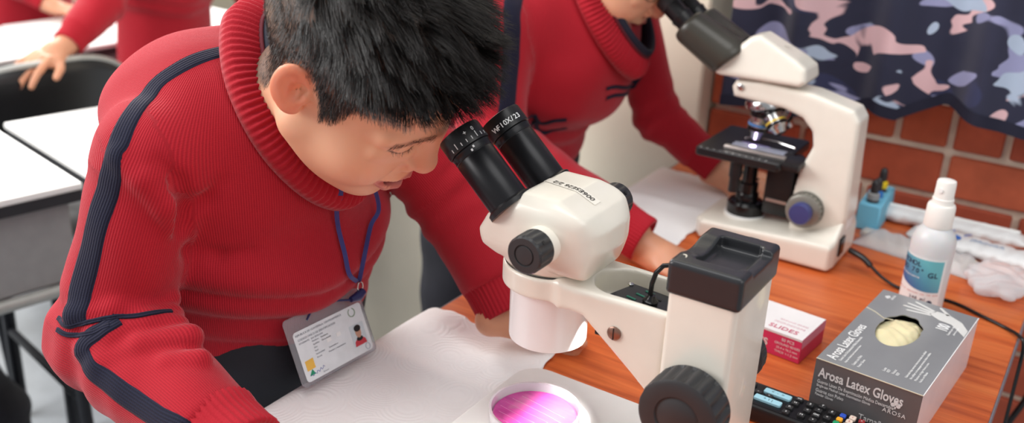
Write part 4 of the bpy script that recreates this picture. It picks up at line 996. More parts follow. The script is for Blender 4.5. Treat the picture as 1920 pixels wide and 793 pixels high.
rp.color_ramp.elements[0].color = (*lin((20, 18, 18)), 1); rp.color_ramp.elements[1].color = (*lin((52, 44, 40)), 1); L.new(rp.outputs[0], b.inputs['Base Color']); b.inputs['Roughness'].default_value = .30; b.inputs['Specular IOR Level'].default_value = .5
hair_mesh = mkobj('hair', sV, sQ, m_hair, None, True, 180); fattr(hair_mesh, 'shade', sS); COL.objects.unlink(hair_mesh); hair_mesh = hair_mesh.data
def brow_strands():
    r = np.random.default_rng(3); Ps = []; N = 300; bv = BVHTree.FromPolygons(hV.tolist(), hQ.tolist())
    for i in range(N):
        s = 1 if i % 2 else -1; y = r.uniform(.010, .052); z = .0190-.30*max(0, y-.026)+r.normal(0, .0020)
        h = bv.ray_cast(Vector((.2, s*y, z)), Vector((-1, 0, 0)))
        if h[0] is None: continue
        p = np.array(h[0]); nn = np.array(h[1]); d = np.array([-.35, s*.9, .25-.5*(y-.01)/.04])+nn*.35+r.normal(0, .12, 3); d /= np.linalg.norm(d); l = r.uniform(.004, .0065)
        Ps.append([p, p+d*l*.5, p+d*l+nn*-.0004])
    for i in range(90):
        s = 1 if i % 2 else -1; t = r.random(); y = .020+.027*t; h = bv.ray_cast(Vector((.2, s*y, .0010+.002*t)), Vector((-1, 0, 0)))
        if h[0] is None: continue
        p = np.array(h[0])+np.array([.0006, 0, 0]); d = np.array([.55, s*(t-.3)*.6, -.75])+r.normal(0, .1, 3); l = r.uniform(.003, .005); Ps.append([p, p+d*l*.5, p+d*l+np.array([0, 0, .001])])
    return strands(np.array(Ps), np.full(len(Ps), .00013))
bV, bQ = brow_strands()
brow_mesh = mkobj('brows_and_lashes', bV, bQ, mat('brow_hair', (92, 68, 58), .5), None, True, 180); COL.objects.unlink(brow_mesh); brow_mesh = brow_mesh.data
# ---------------------------------------------------------------- hands
def hand_sdf(P, o, fx, up, s=1.0, right=True, spread=.12, curl=.15, thumb_out=.55, curls=None):
    """hand with palm and five fingers; fx points to the fingers, up is the back of the hand"""
    fx = np.array(fx)/np.linalg.norm(fx); up = np.array(up)-fx*np.dot(up, fx); up /= np.linalg.norm(up); sd = np.cross(up, fx)
    R = np.stack([fx, sd, up], 1); q = (P-V3(o)) @ V3(R)/s
    if right is False: q = q*V3((1, -1, 1))            # sd: +y is the left side; for a right hand palm down the thumb is at +y
    d = s_ell(q, (.036, 0, 0), (.040, .033, .0125)); d = smin(d, s_cap(q, (-.04, 0, 0), (.012, 0, 0), .021, .022), .014)
    d = smin(d, s_cap(q, (.012, .018, -.003), (.040, .026, -.006), .0115, .010), .010)
    for i, (y, l) in enumerate(((.0235, .056), (.0085, .063), (-.0070, .058), (-.0215, .046))):
        c = curl if curls is None else curls[i]; a = spread*(1.5-i)*.75; b0 = np.array((.066-.004*abs(i-1), y, .001))
        d1 = np.array((math.cos(a)*math.cos(c), math.sin(a)*math.cos(c), -math.sin(c))); p1 = b0+d1*l*.44
        c2 = c*2.1; d2 = np.array((math.cos(a)*math.cos(c2), math.sin(a)*math.cos(c2), -math.sin(c2))); p2 = p1+d2*l*.32
        c3 = c*2.9; d3 = np.array((math.cos(a)*math.cos(c3), math.sin(a)*math.cos(c3), -math.sin(c3))); p3 = p2+d3*l*.24
        r = .0078 if i < 3 else .0068
        f = np.minimum(np.minimum(s_cap(q, b0-d1*.02, p1, r*1.12, r), s_cap(q, p1, p2, r, r*.93)), s_cap(q, p2, p3, r*.93, r*.80))
        d = smin(d, f, .0035)
    t0 = np.array((.022, .022, -.004)); td = np.array((math.cos(thumb_out), math.sin(thumb_out), -.15)); t1 = t0+td*.030; td2 = np.array((math.cos(thumb_out*.5), math.sin(thumb_out*.5), -.22)); t2 = t1+td2*.026
    d = smin(d, np.minimum(s_cap(q, t0, t1, .0115, .0090), s_cap(q, t1, t2, .0090, .0070)), .005)
    return d*s
def nail_tone(V): return np.tile(np.array(lin((208, 148, 116))), (len(V), 1))
# ---------------------------------------------------------------- sweater
m_red = bpy.data.materials.new('red_knit'); m_red.use_nodes = True
n, L, b = nodes_of(m_red)
def knit(m, c1, c2, period=.0027):
    n, L, b = nodes_of(m); at = n.new('ShaderNodeAttribute'); at.attribute_name = 'rib'; at2 = n.new('ShaderNodeAttribute'); at2.attribute_name = 'run'
    m1 = n.new('ShaderNodeMath'); m1.operation = 'MULTIPLY'; m1.inputs[1].default_value = 2*PI/period; L.new(at.outputs['Fac'], m1.inputs[0]); s1 = n.new('ShaderNodeMath'); s1.operation = 'SINE'; L.new(m1.outputs[0], s1.inputs[0])
    m2 = n.new('ShaderNodeMath'); m2.operation = 'MULTIPLY'; m2.inputs[1].default_value = 2*PI/(period*.8); L.new(at2.outputs['Fac'], m2.inputs[0]); s2 = n.new('ShaderNodeMath'); s2.operation = 'SINE'; L.new(m2.outputs[0], s2.inputs[0])
    ad = n.new('ShaderNodeMath'); ad.operation = 'MULTIPLY_ADD'; ad.inputs[1].default_value = .14; L.new(s2.outputs[0], ad.inputs[0]); L.new(s1.outputs[0], ad.inputs[2])
    tc = n.new('ShaderNodeTexCoord'); nz = n.new('ShaderNodeTexNoise'); nz.inputs['Scale'].default_value = 700; L.new(tc.outputs['Object'], nz.inputs[0])
    a3 = n.new('ShaderNodeMath'); a3.operation = 'MULTIPLY_ADD'; a3.inputs[1].default_value = 1.6; L.new(nz.outputs[0], a3.inputs[0]); L.new(ad.outputs[0], a3.inputs[2])
    bp = n.new('ShaderNodeBump'); bp.inputs['Strength'].default_value = .4; bp.inputs['Distance'].default_value = .0006; L.new(a3.outputs[0], bp.inputs['Height']); L.new(bp.outputs[0], b.inputs['Normal'])
    rp = n.new('ShaderNodeMapRange'); rp.inputs['From Min'].default_value = -1.2; rp.inputs['From Max'].default_value = 1.2; L.new(ad.outputs[0], rp.inputs[0])  # rib height drives the colour: groove shade painted in as the darker tone
    mx = n.new('ShaderNodeMix'); mx.data_type = 'RGBA'; L.new(rp.outputs[0], mx.inputs[0]); mx.inputs[6].default_value = (*lin(c1), 1); mx.inputs[7].default_value = (*lin(c2), 1); L.new(mx.outputs[2], b.inputs['Base Color'])
    b.inputs['Roughness'].default_value = .85; b.inputs['Specular IOR Level'].default_value = .2; b.inputs['Sheen Weight'].default_value = .22; b.inputs['Sheen Roughness'].default_value = .4; b.inputs['Sheen Tint'].default_value = (1, .75, .78, 1)
knit(m_red, (154, 21, 37), (182, 35, 48), .0023)
m_navy = bpy.data.materials.new('navy_knit'); m_navy.use_nodes = True; knit(m_navy, (20, 22, 38), (34, 36, 56)); nodes_of(m_navy)[2].inputs['Sheen Weight'].default_value = .1
m_pants = mat('navy_twill', (28, 28, 36), .8, var=.15, vscale=30, bump=.3, bscale=500)
m_shirt = mat('navy_cotton', (24, 26, 44), .75, var=.1)
def seg_param(P, a, b):
    a = V3(a); b = V3(b); ab = b-a; return np.clip(((P-a) @ ab)/(ab @ ab), -.2, 1.2)
class Person:
    pass
def sweater_sdf(J):
    SR, SL, ER, EL, WR, WL = (J[k] for k in ('SR', 'SL', 'ER', 'EL', 'WR', 'WL')); O = V3(J['off'])
    def torso(P):
        q = P-O
        bx, by, bw = J.get('belly', (-.766, .652, 1.0))
        d = s_ell(q, (bx-.006, by+.004, .775), (.100*bw, .124*bw, .10))
        d = smin(d, s_ell(q, (bx, by, .865), (.108*bw, .126*bw, .11)), .03)
        d = smin(d, s_ell(q, (-.735, .648, .960), (.114, .132, .09)), .03)
        d = smin(d, s_ell(q, (-.757, .640, 1.024), (.096, .132, .078)), .03)
        if 'drop' in J: d = smin(d, s_ell(q, (bx-.006, by, .69), (.104, .128, .12)), .03)
        d = smin(d, s_cap(P, SR, SL, .050, .053), .035)
        d = smin(d, s_ell(q, (-.690, .645, 1.010), (.080, .085, .072)), .03)
        z = q[:, 2]; y = q[:, 1]; x = q[:, 0]
        zz = z-.35*np.abs(y-.64)**1.5+.006*np.sin(y*21+.7)
        for z0, A_, h in ((.856, .0165, .060), (.828, .0120, .040), (J['hem']+.012, .0060, .030)):       # soft folds hanging over each other
            t = np.maximum((zz-z0)/h, 0)/.38; d = d-A_*t*np.exp(1-t)
        d = d-.0022*np.sin(x*31+y*27+z*19)*np.sin(z*41-y*33)
        return d
    def arm(P, S, E, W, sg):
        ra = J.get('aR' if sg > 0 else 'aL', (.051, .047, .048, .0335)); up = s_cap(P, S, E, ra[0], ra[1]); fo = s_cap(P, E, W, ra[2], ra[3])
        tu = seg_param(P, S, E); tf = seg_param(P, E, W)
        ax = V3(E)-V3(S); q = P-V3(S)
        up = up-.0030*sstep(.60, .98, tu)*np.sin(tu*34+6*(q @ V3((.3, .9, .1)))*8)-.0022*np.sin(P[:, 0]*47+P[:, 2]*38)*np.sin(P[:, 1]*52+P[:, 2]*21)
        fo = fo-.0025*sstep(.55, .05, tf)*np.sin(tf*30+1.2+70*((P-V3(E)) @ V3((-.2, .9, .3)))*.25)-.0018*np.sin(P[:, 0]*61+P[:, 1]*43)
        return smin(up, fo, .012)
    def full(P):
        d = torso(P); d = smax(d, J['hem']+.0-(P[:, 2]-O[2])-.0*P[:, 0], .006)
        a = arm(P, SR, ER, WR, 1)
        for pl in J.get('ridges', ()):
            for p0, p1 in zip(pl[:-1], pl[1:]): a = smin(a, s_cap(P, p0[:3], p1[:3], p0[3]+.0040, p1[3]+.0040), .0030)
        a2 = arm(P, SL, EL, WL, -1)
        d = smin(d, a, .009); d = smin(d, a2, .009)
        for pl in J.get('creases', ()):
            for p0, p1 in zip(pl[:-1], pl[1:]): d = smax(d, -s_cap(P, p0[:3], p1[:3], p0[3], p1[3]), .010)
        # cut the sleeves at the wrist
        for E, W in ((ER, WR), (EL, WL)):
            u = V3(W)-V3(E); u = u/np.linalg.norm(u); q = P-V3(W); near = np.linalg.norm(q, axis=1) < .09
            d = np.where(near, smax(d, q @ u+.030, .007), d)
        return d
    return torso, arm, full
def coords(V, J, torso, arm):
    SR, SL, ER, EL, WR, WL = (J[k] for k in ('SR', 'SL', 'ER', 'EL', 'WR', 'WL')); P = V.astype(np.float32)
    dt = torso(P); dr = arm(P, SR, ER, WR, 1); dl = arm(P, SL, EL, WL, -1)
    q = V-np.array(J['off'])-np.array((-.75, .65, .9)); rib = np.arctan2(q[:, 1], -(-q[:, 0]))*.12; run = q[:, 2].copy(); rib = np.arctan2(q[:, 1], q[:, 0])*.140
    for d_, S, E, W in ((dr, SR, ER, WR), (dl, SL, EL, WL)):
        m = d_ < dt
        for a, b_, first in ((S, E, True), (E, W, False)):
            a = np.array(a); b_ = np.array(b_); u = (b_-a)/np.linalg.norm(b_-a); r0 = np.array((.6, .75, 0.)); r0 = r0-u*(r0 @ u); r0 /= np.linalg.norm(r0); r1 = np.cross(u, r0)
            w = V-a; h = (w @ u); ang = np.arctan2(-(w @ r1), -(w @ r0))
            du = s_cap(P, S, E, .051, .047); df = s_cap(P, E, W, .048, .0335); mm = m & ((du <= df) if first else (du > df))
            rib[mm] = (ang*.048)[mm]; run[mm] = h[mm]
    return rib, run, dt, np.minimum(dr, dl)
def ribbon(name, bv, pts, width, m, parent, lift=.0012, n=80, rib=True, taper=None):
    """a knitted band lying on a surface along 3D points"""
    P = spline(pts, 8); seg = [0]
    for a, b_ in zip(P[:-1], P[1:]): seg.append(seg[-1]+(b_-a).length)
    S = np.linspace(0, seg[-1], n); A = np.array([list(p) for p in P]); C_ = np.stack([np.interp(S, seg, A[:, k]) for k in range(3)], 1)
    for _ in range(2): C_[1:-1] = (C_[:-2]+2*C_[1:-1]+C_[2:])/4
    v = []; rb = []; rn = []; f = []; K = 9
    for i in range(n):
        t = Vector(C_[min(i+1, n-1)]-C_[max(i-1, 0)]).normalized(); p, nn, _, _ = bv.find_nearest(Vector(C_[i])); sdv = t.cross(nn).normalized()
        wd_ = width if taper is None else float(np.interp(i/(n-1), np.linspace(0, 1, len(taper)), taper))
        for j in range(K):
            o = (j/(K-1)-.5)*wd_; h = bv.find_nearest(p+sdv*o); e = lift if 0 < j < K-1 else -.0006
            v.append(h[0]+h[1]*e); rb.append(o); rn.append(S[i])
    for i in range(n-1):
        for j in range(K-1): a = i*K+j; f.append((a, a+K, a+K+1, a+1))
    o = mkobj(name, v, f, m, parent, True, 180, True)
    if rib: fattr(o, 'rib', rb); fattr(o, 'run', rn)
    return o
def cast(bv, px, py, lift=0):
    h = bv.ray_cast(CAM, pix(px, py).normalized())
    return None if h[0] is None else h[0]+h[1]*lift
def collar(J, parent):
    """ribbed neckband of the sweater with the shirt collar inside"""
    O = np.array(J['off']); ring = np.array(J['collar'])+O; c = ring.mean(0); N_ = len(ring)
    _, _, vt = np.linalg.svd(ring-c); nrm = vt[2]; nrm = nrm*np.sign(nrm @ np.array((.6, 0, .8)))
    pts = spline([tuple(p) for p in ring]+[tuple(ring[0])], 40)[:-1]; A = np.array([list(p) for p in pts]); n_ = len(A)
    seg = np.concatenate([[0], np.cumsum(np.linalg.norm(np.roll(A, -1, 0)-A, axis=1))]); Lt = seg[-1]; M_ = 480
    S = np.linspace(0, Lt, M_, endpoint=False); A2 = np.vstack([A, A[:1]]); C_ = np.stack([np.interp(S, seg, A2[:, k]) for k in range(3)], 1)
    for _ in range(6): C_ = (np.roll(C_, 1, 0)+2*C_+np.roll(C_, -1, 0))/4
    inw = c-C_; inw -= (inw @ nrm)[:, None]*nrm[None]; inl = np.linalg.norm(inw, axis=1)[:, None]; inw /= inl
    prof = [(-.003, -.012), (-.0035, -.003), (-.002, .004), (.003, .0105), (.0095, .0160), (.0165, .0200), (.0225, .0215), (.0245, .0195), (.0235, .0165), (.016, .010), (.009, .000), (.007, -.012)]
    v = []; K = len(prof)
    groove = np.sin(S/Lt*2*PI*88)
    for i, (a, h) in enumerate(prof):
        g = .0017*groove if 1 <= i <= 5 else .3*.0017*groove*(i == 6)
        v.append(C_+inw*(a-g*.4)[:, None]*1.0+nrm*(h+g*.9)[:, None])
    v = np.stack(v, 1).reshape(-1, 3); i0 = np.arange(M_)[:, None]*K+np.arange(K)[None]; i1 = (np.arange(M_)[:, None]+1) % M_*K+np.arange(K)[None]; k2 = (np.arange(K)+1) % K
    Q = np.stack([i0, i1, i1[:, k2], i0[:, k2]], -1).reshape(-1, 4)
    o = mkobj('neckband', v, Q, m_red, parent, True, 180, True); fattr(o, 'rib', np.zeros(len(v))); fattr(o, 'run', np.zeros(len(v)))
    for nm, prof2, mm in (('shirt_collar', [(.0185, .014), (.0200, .0290), (.0225, .0325), (.0262, .0320), (.0275, .028), (.0275, .008)], m_shirt), ('collar_piping', [(.0165, .0210), (.0175, .0240), (.0190, .0245), (.0200, .0215)], mat('dark_red_piping', (96, 22, 36), .8))):
        K = len(prof2); v = np.stack([C_+inw*a+nrm*h for a, h in prof2], 1).reshape(-1, 3); i0 = np.arange(M_)[:, None]*K+np.arange(K)[None]; i1 = (np.arange(M_)[:, None]+1) % M_*K+np.arange(K)[None]; k2 = (np.arange(K)+1) % K
        mkobj(nm, v, np.stack([i0, i1, i1[:, k2], i0[:, k2]], -1).reshape(-1, 4), mm, parent, True, 180, True)
def cuff(parent, E, W, r=.0335, ln=.045):
    """ribbed cuff at the end of a sleeve"""
    E = Vector(E); W = Vector(W); u = (W-E).normalized(); T = axis_to(u, W-u*(ln-.006)); v = []; f = []; M_ = 160; pr = [(0, 1.04), (.10, 1.03), (.3, .98), (.7, .95), (.93, .96), (1.0, .93), (1.0, .82), (.7, .80)]
    for (t, k) in pr:
        for i in range(M_):
            a = 2*PI*i/M_; rr = r*k+(.0009*math.sin(a*42) if k > .9 else 0); v.append(T @ Vector((rr*math.cos(a), rr*math.sin(a), t*ln)))
    for j in range(len(pr)-1):
        for i in range(M_): q = (i+1) % M_; f.append((j*M_+i, j*M_+q, (j+1)*M_+q, (j+1)*M_+i))
    o = mkobj('cuff', v, f, m_red, parent, True, 180, True); fattr(o, 'rib', [0]*len(v)); fattr(o, 'run', [0]*len(v))
def person(label, J, hands, hpose, res=.0034, legs=True, group=None):
    R, c, s = hpose; O = np.array(J['off'])
    th = thing('person', label, 'person', tuple(O+np.array((-.79, .65, 0))), 0, group or 'children in red school sweaters')
    # body: head and neck, hands with wrists, plain core under the clothes: one mesh
    Vs = [hV*s @ R.T+c]; Qs = [hQ]; Cs = [hCol]; off = len(hV)
    for (o_, fx, up, kw), E, W in hands:
        E = np.array(E); W = np.array(W); u = (W-E)/np.linalg.norm(W-E)
        def f(P): return smin(hand_sdf(P, o_, fx, up, **kw), s_cap(P, W-u*.06, np.array(o_), .021, .0195), .012)
        lo = np.minimum(W-u*.07, np.array(o_)-.02)-.09; hi = np.maximum(W, np.array(o_))+.12
        V, Q = nets(f, lo, hi, .0021); V = relax(V, Q, 1, .4); Vs.append(V); Qs.append(Q+off); off += len(V); Cs.append(nail_tone(V))
    def core(P):
        q = P-V3(O); lx = J.get('legs', 0); d = s_cap(q, (-.785+lx, .652, .66), (-.735, .645, .99), .060, .070); d = smin(d, s_cap(P, J['SR'], J['SL'], .034), .02)
        for S, E, W in ((J['SR'], J['ER'], J['WR']), (J['SL'], J['EL'], J['WL'])): d = smin(d, np.minimum(s_cap(P, S, E, .032, .028), s_cap(P, E, W, .028, .020)), .02)
        for y in (.592, .712): d = smin(d, s_cap(q, (-.775+lx, y, .66), (-.80+lx, y, .06), .045, .030), .02)
        return d
    jl = np.array([J[k] for k in ('SR', 'SL', 'ER', 'EL', 'WR', 'WL')]); V, Q = nets(core, np.minimum(O+np.array((-1.06, .48, .01)), jl.min(0)-.05), np.maximum(O+np.array((-.55, .82, 1.12)), jl.max(0)+.05), .012); Vs.append(V); Qs.append(Q+off); Cs.append(nail_tone(V))
    V = np.concatenate(Vs); Q = np.concatenate(Qs); C_ = np.concatenate(Cs)
    body = mkobj('body', V, Q, m_skin, th, True, 180, True)
    a = body.data.attributes.new('tone', 'FLOAT_COLOR', 'POINT'); a.data.foreach_set('color', np.concatenate([C_, np.ones((len(C_), 1))], 1).astype(np.float32).ravel())
    MX = Matrix.Identity(4)
    for i in range(3):
        for j in range(3): MX[i][j] = float(R[i, j]*s)
        MX[i][3] = float(c[i])
    for nm, me in (('hair', hair_mesh), ('brows_and_lashes', brow_mesh)):
        h = bpy.data.objects.new(nm, me); COL.objects.link(h); attach(h, th, True); h.matrix_basis = MX
    # sweater
    torso, arm, full = sweater_sdf(J)
    jl = np.array([J[k] for k in ('SR', 'SL', 'ER', 'EL', 'WR', 'WL')])
    V, Q = nets(full, np.minimum(O+np.array((-.95, .48, .58 if 'drop' in J else .70)), jl.min(0)-.07), np.maximum(O+np.array((-.55, .82, 1.14)), jl.max(0)+.07), res); V = relax(V, Q, 2, .5)
    rib, run, dt, da = coords(V, J, torso, arm)
    N_ = vnormals(V, Q); V = V+N_*(.0012*np.exp(-((da-dt)/.003)**2))[:, None]      # armhole seam
    sw = mkobj('sweater', V, Q, m_red, th, True, 180, True); fattr(sw, 'rib', rib); fattr(sw, 'run', run)
    bv = BVHTree.FromPolygons(V.tolist(), Q.tolist())
    collar(J, sw)
    for k, (E, W) in enumerate(((J['ER'], J['WR']), (J['EL'], J['WL']))): cuff(sw, E, W, J.get(('aR', 'aL')[k], (0, 0, 0, .0335))[3])
    # trousers and shoes
    def pants(P):
        q = P-V3(O); bx, by, bw = J.get('belly', (-.766, .652, 1.0)); d = s_ell(q, (bx-.004, by+.002, .775), (.099*bw, .123*bw, .12))
        for y in (.592, .712): d = smin(d, s_cap(q, (-.775+J.get('legs', 0), y, .68), (-.80+J.get('legs', 0), y, .09), .074, .052), .03)
        d = d-.003*np.sin(q[:, 2]*60+q[:, 1]*25)*np.sin(q[:, 0]*40); return smax(d, q[:, 2]-(J['hem']+.045), .004)
    Vp, Qp = nets(pants, O+np.array((-1.04, .47, .02)), O+np.array((-.60, .85, .86)), .007); mkobj('trousers', relax(Vp, Qp, 2), Qp, m_pants, th, True, 180, True)
    for y in (.592, .712):
        def shoe(P):
            q = P-V3(O)-V3((-.80+J.get('legs', 0), y, 0)); d = smin(s_ell(q, (.065, 0, .022), (.085, .040, .034)), s_ell(q, (-.01, 0, .04), (.052, .038, .05)), .03); return smax(d, .001-q[:, 2], .004)
        Vs_, Qs_ = nets(shoe, O+np.array((-.99, y-.06, -.01)), O+np.array((-.63, y+.06, .12)), .006); mkobj('shoe', relax(Vs_, Qs_, 1), Qs_, m_blackgloss, th, True, 180, True)
    return th, sw, bv
# ---------------------------------------------------------------- the boy at the stereo microscope
COLLAR = [(-.714, .651, 1.137), (-.697, .603, 1.125), (-.664, .573, 1.080), (-.629, .574, 1.023), (-.603, .604, .974), (-.597, .652, .950), (-.616, .700, .969), (-.648, .728, 1.014), (-.684, .727, 1.072), (-.709, .696, 1.120)]
RIDGES = [[(-.7018, .4335, .8681, .0100), (-.6854, .4593, .8764, .0105), (-.672, .487, .870, .0085)],
          [(-.7036, .4234, .8543, .0100), (-.6872, .4374, .8660, .0110), (-.6736, .4627, .8719, .0115), (-.6568, .4798, .8663, .0090)],
          [(-.6834, .4224, .8459, .0100), (-.6606, .4457, .8592, .0120), (-.6347, .4769, .8654, .0090)],
          [(-.6573, .4289, .8352, .0080), (-.6276, .4469, .8514, .0095), (-.6079, .4654, .8572, .0070)],
          [(-.7240, .4285, .8784, .0090), (-.6974, .4484, .8862, .0095), (-.6872, .4983, .8787, .0070)]]
RIDGES.append([(-.6986, .4736, 1.0223, .0060), (-.6803, .4801, 1.0038, .0085), (-.6726, .4920, .9774, .0100), (-.6752, .4994, .9540, .0080)])
CREASES = [[(-.6686, .4894, 1.0209, .001), (-.6606, .5016, .9975, .006), (-.6643, .5098, .9715, .010), (-.6709, .5061, .9514, .009)],
           [(-.6550, .5446, .9916, .0005), (-.6614, .5302, .9737, .005), (-.6658, .5128, .9661, .008)],
           [(-.6470, .5629, .9160, .0005), (-.6659, .5407, .9130, .004), (-.6801, .5165, .9230, .006)]]
J1 = dict(off=(0, 0, 0), SR=(-.712, .516, 1.006), SL=(-.695, .775, 1.020), ER=(-.735, .460, .838), EL=(-.617, .832, .905), WR=(-.540, .446, .800), aR=(.051, .047, .051, .041), WL=(-.517, .808, .794), hem=.785, ridges=RIDGES, creases=CREASES, belly=(-.757, .662, 1.14), collar=COLLAR)
hands1 = [(((-.506, .444, .785), (1, .0, -.12), (0, 0, 1), dict(right=True)), J1['ER'], J1['WR']),
          (((-.498, .814, .783), (.72, .69, -.06), (0, 0, 1), dict(right=False, curl=.95, s=.86, thumb_out=.3)), J1['EL'], J1['WL'])]
P1, sw1, bv1 = person('boy in a red sweater leaning into the stereo microscope, badge round his neck', J1, hands1, (HR, HC, HS))
def px_path(bv, pts):
    out = [cast(bv, *p) for p in pts]; return [p for p in out if p is not None]
ribbon('sleeve_stripe', bv1, px_path(bv1, [(428, 93), (380, 106), (330, 130), (288, 162), (252, 205), (226, 255), (208, 310), (192, 380), (172, 450), (152, 530), (134, 588), (140, 612)]), .02, m_navy, sw1, taper=[.0185, .019, .021, .025, .029, .030, .028])
ribbon('sleeve_stripe', bv1, px_path(bv1, [(222, 598), (190, 618), (160, 638), (152, 662), (170, 694), (206, 720), (246, 750), (296, 784), (345, 808), (405, 834)]), .02, m_navy, sw1, taper=[.016, .020, .024, .022, .018])
ribbon('elbow_band', bv1, px_path(bv1, [(110, 596), (128, 612), (165, 604), (215, 594), (270, 590), (322, 584)]), .0050, m_navy, sw1, lift=.0016)
ribbon('elbow_band', bv1, px_path(bv1, [(108, 618), (130, 628), (170, 624), (205, 610)]), .0050, m_navy, sw1, lift=.0016)
ribbon('sleeve_stripe', bv1, [(-.700, .720, 1.075), (-.690, .775, 1.075), (-.660, .825, 1.030), (-.620, .865, .960), (-.590, .872, .91)], .0165, m_navy, sw1)
# ---------------------------------------------------------------- the boy at the compound microscope
D2 = (.0, .625, .012)
J2 = dict(off=D2, SR=(-.748, 1.118, 1.032), SL=(-.690, 1.395, 1.040), ER=(-.728, 1.082, .880), EL=(-.626, 1.425, .858), WR=(-.490, 1.098, .790), WL=(-.522, 1.432, .797), belly=(-.815, .655, 1.06), legs=-.09, aL=(.046, .037, .037, .030), hem=.775, collar=COLLAR)
hands2 = [(((-.462, 1.098, .771), (1, -.20, -.06), (.1, -.1, 1), dict(right=True, spread=.14, curl=.10)), J2['ER'], J2['WR']),
          (((-.488, 1.436, .777), (1, .05, -.15), (.0, -.55, .8), dict(right=False, spread=.06, curl=.38, thumb_out=.35)), J2['EL'], J2['WL'])]
P2, sw2, bv2 = person('boy in a red sweater bent over the compound microscope, hand flat on the table', J2, hands2, (HR, np.array((-.640, 1.262, 1.136)), HS), res=.0045)
ribbon('sleeve_stripe', bv2, px_path(bv2, [(985, -110), (972, -50), (962, 8), (961, 60), (959, 110), (955, 160), (952, 200), (950, 235)]), .030, m_navy, sw2)
for k in (0, 1): ribbon('elbow_band', bv2, px_path(bv2, [(985, 232+k*17), (1010, 229+k*17), (1040, 226+k*17), (1062, 224+k*15)]), .0075, m_navy, sw2, lift=.002)
for k in (0, 1): ribbon('elbow_band', bv2, px_path(bv2, [(1136, 166+k*18), (1160, 163+k*15), (1185, 152+k*12), (1206, 130+k*6)]), .0065, m_navy, sw2, lift=.002)
g = G().tube([(-.485, 1.425, .800), (-.395, 1.452, .766)], .0038, 12); o = g.build('pen', m_blackgloss); tag(o, 'dark pen held in the second boy\'s far hand', 'pen')
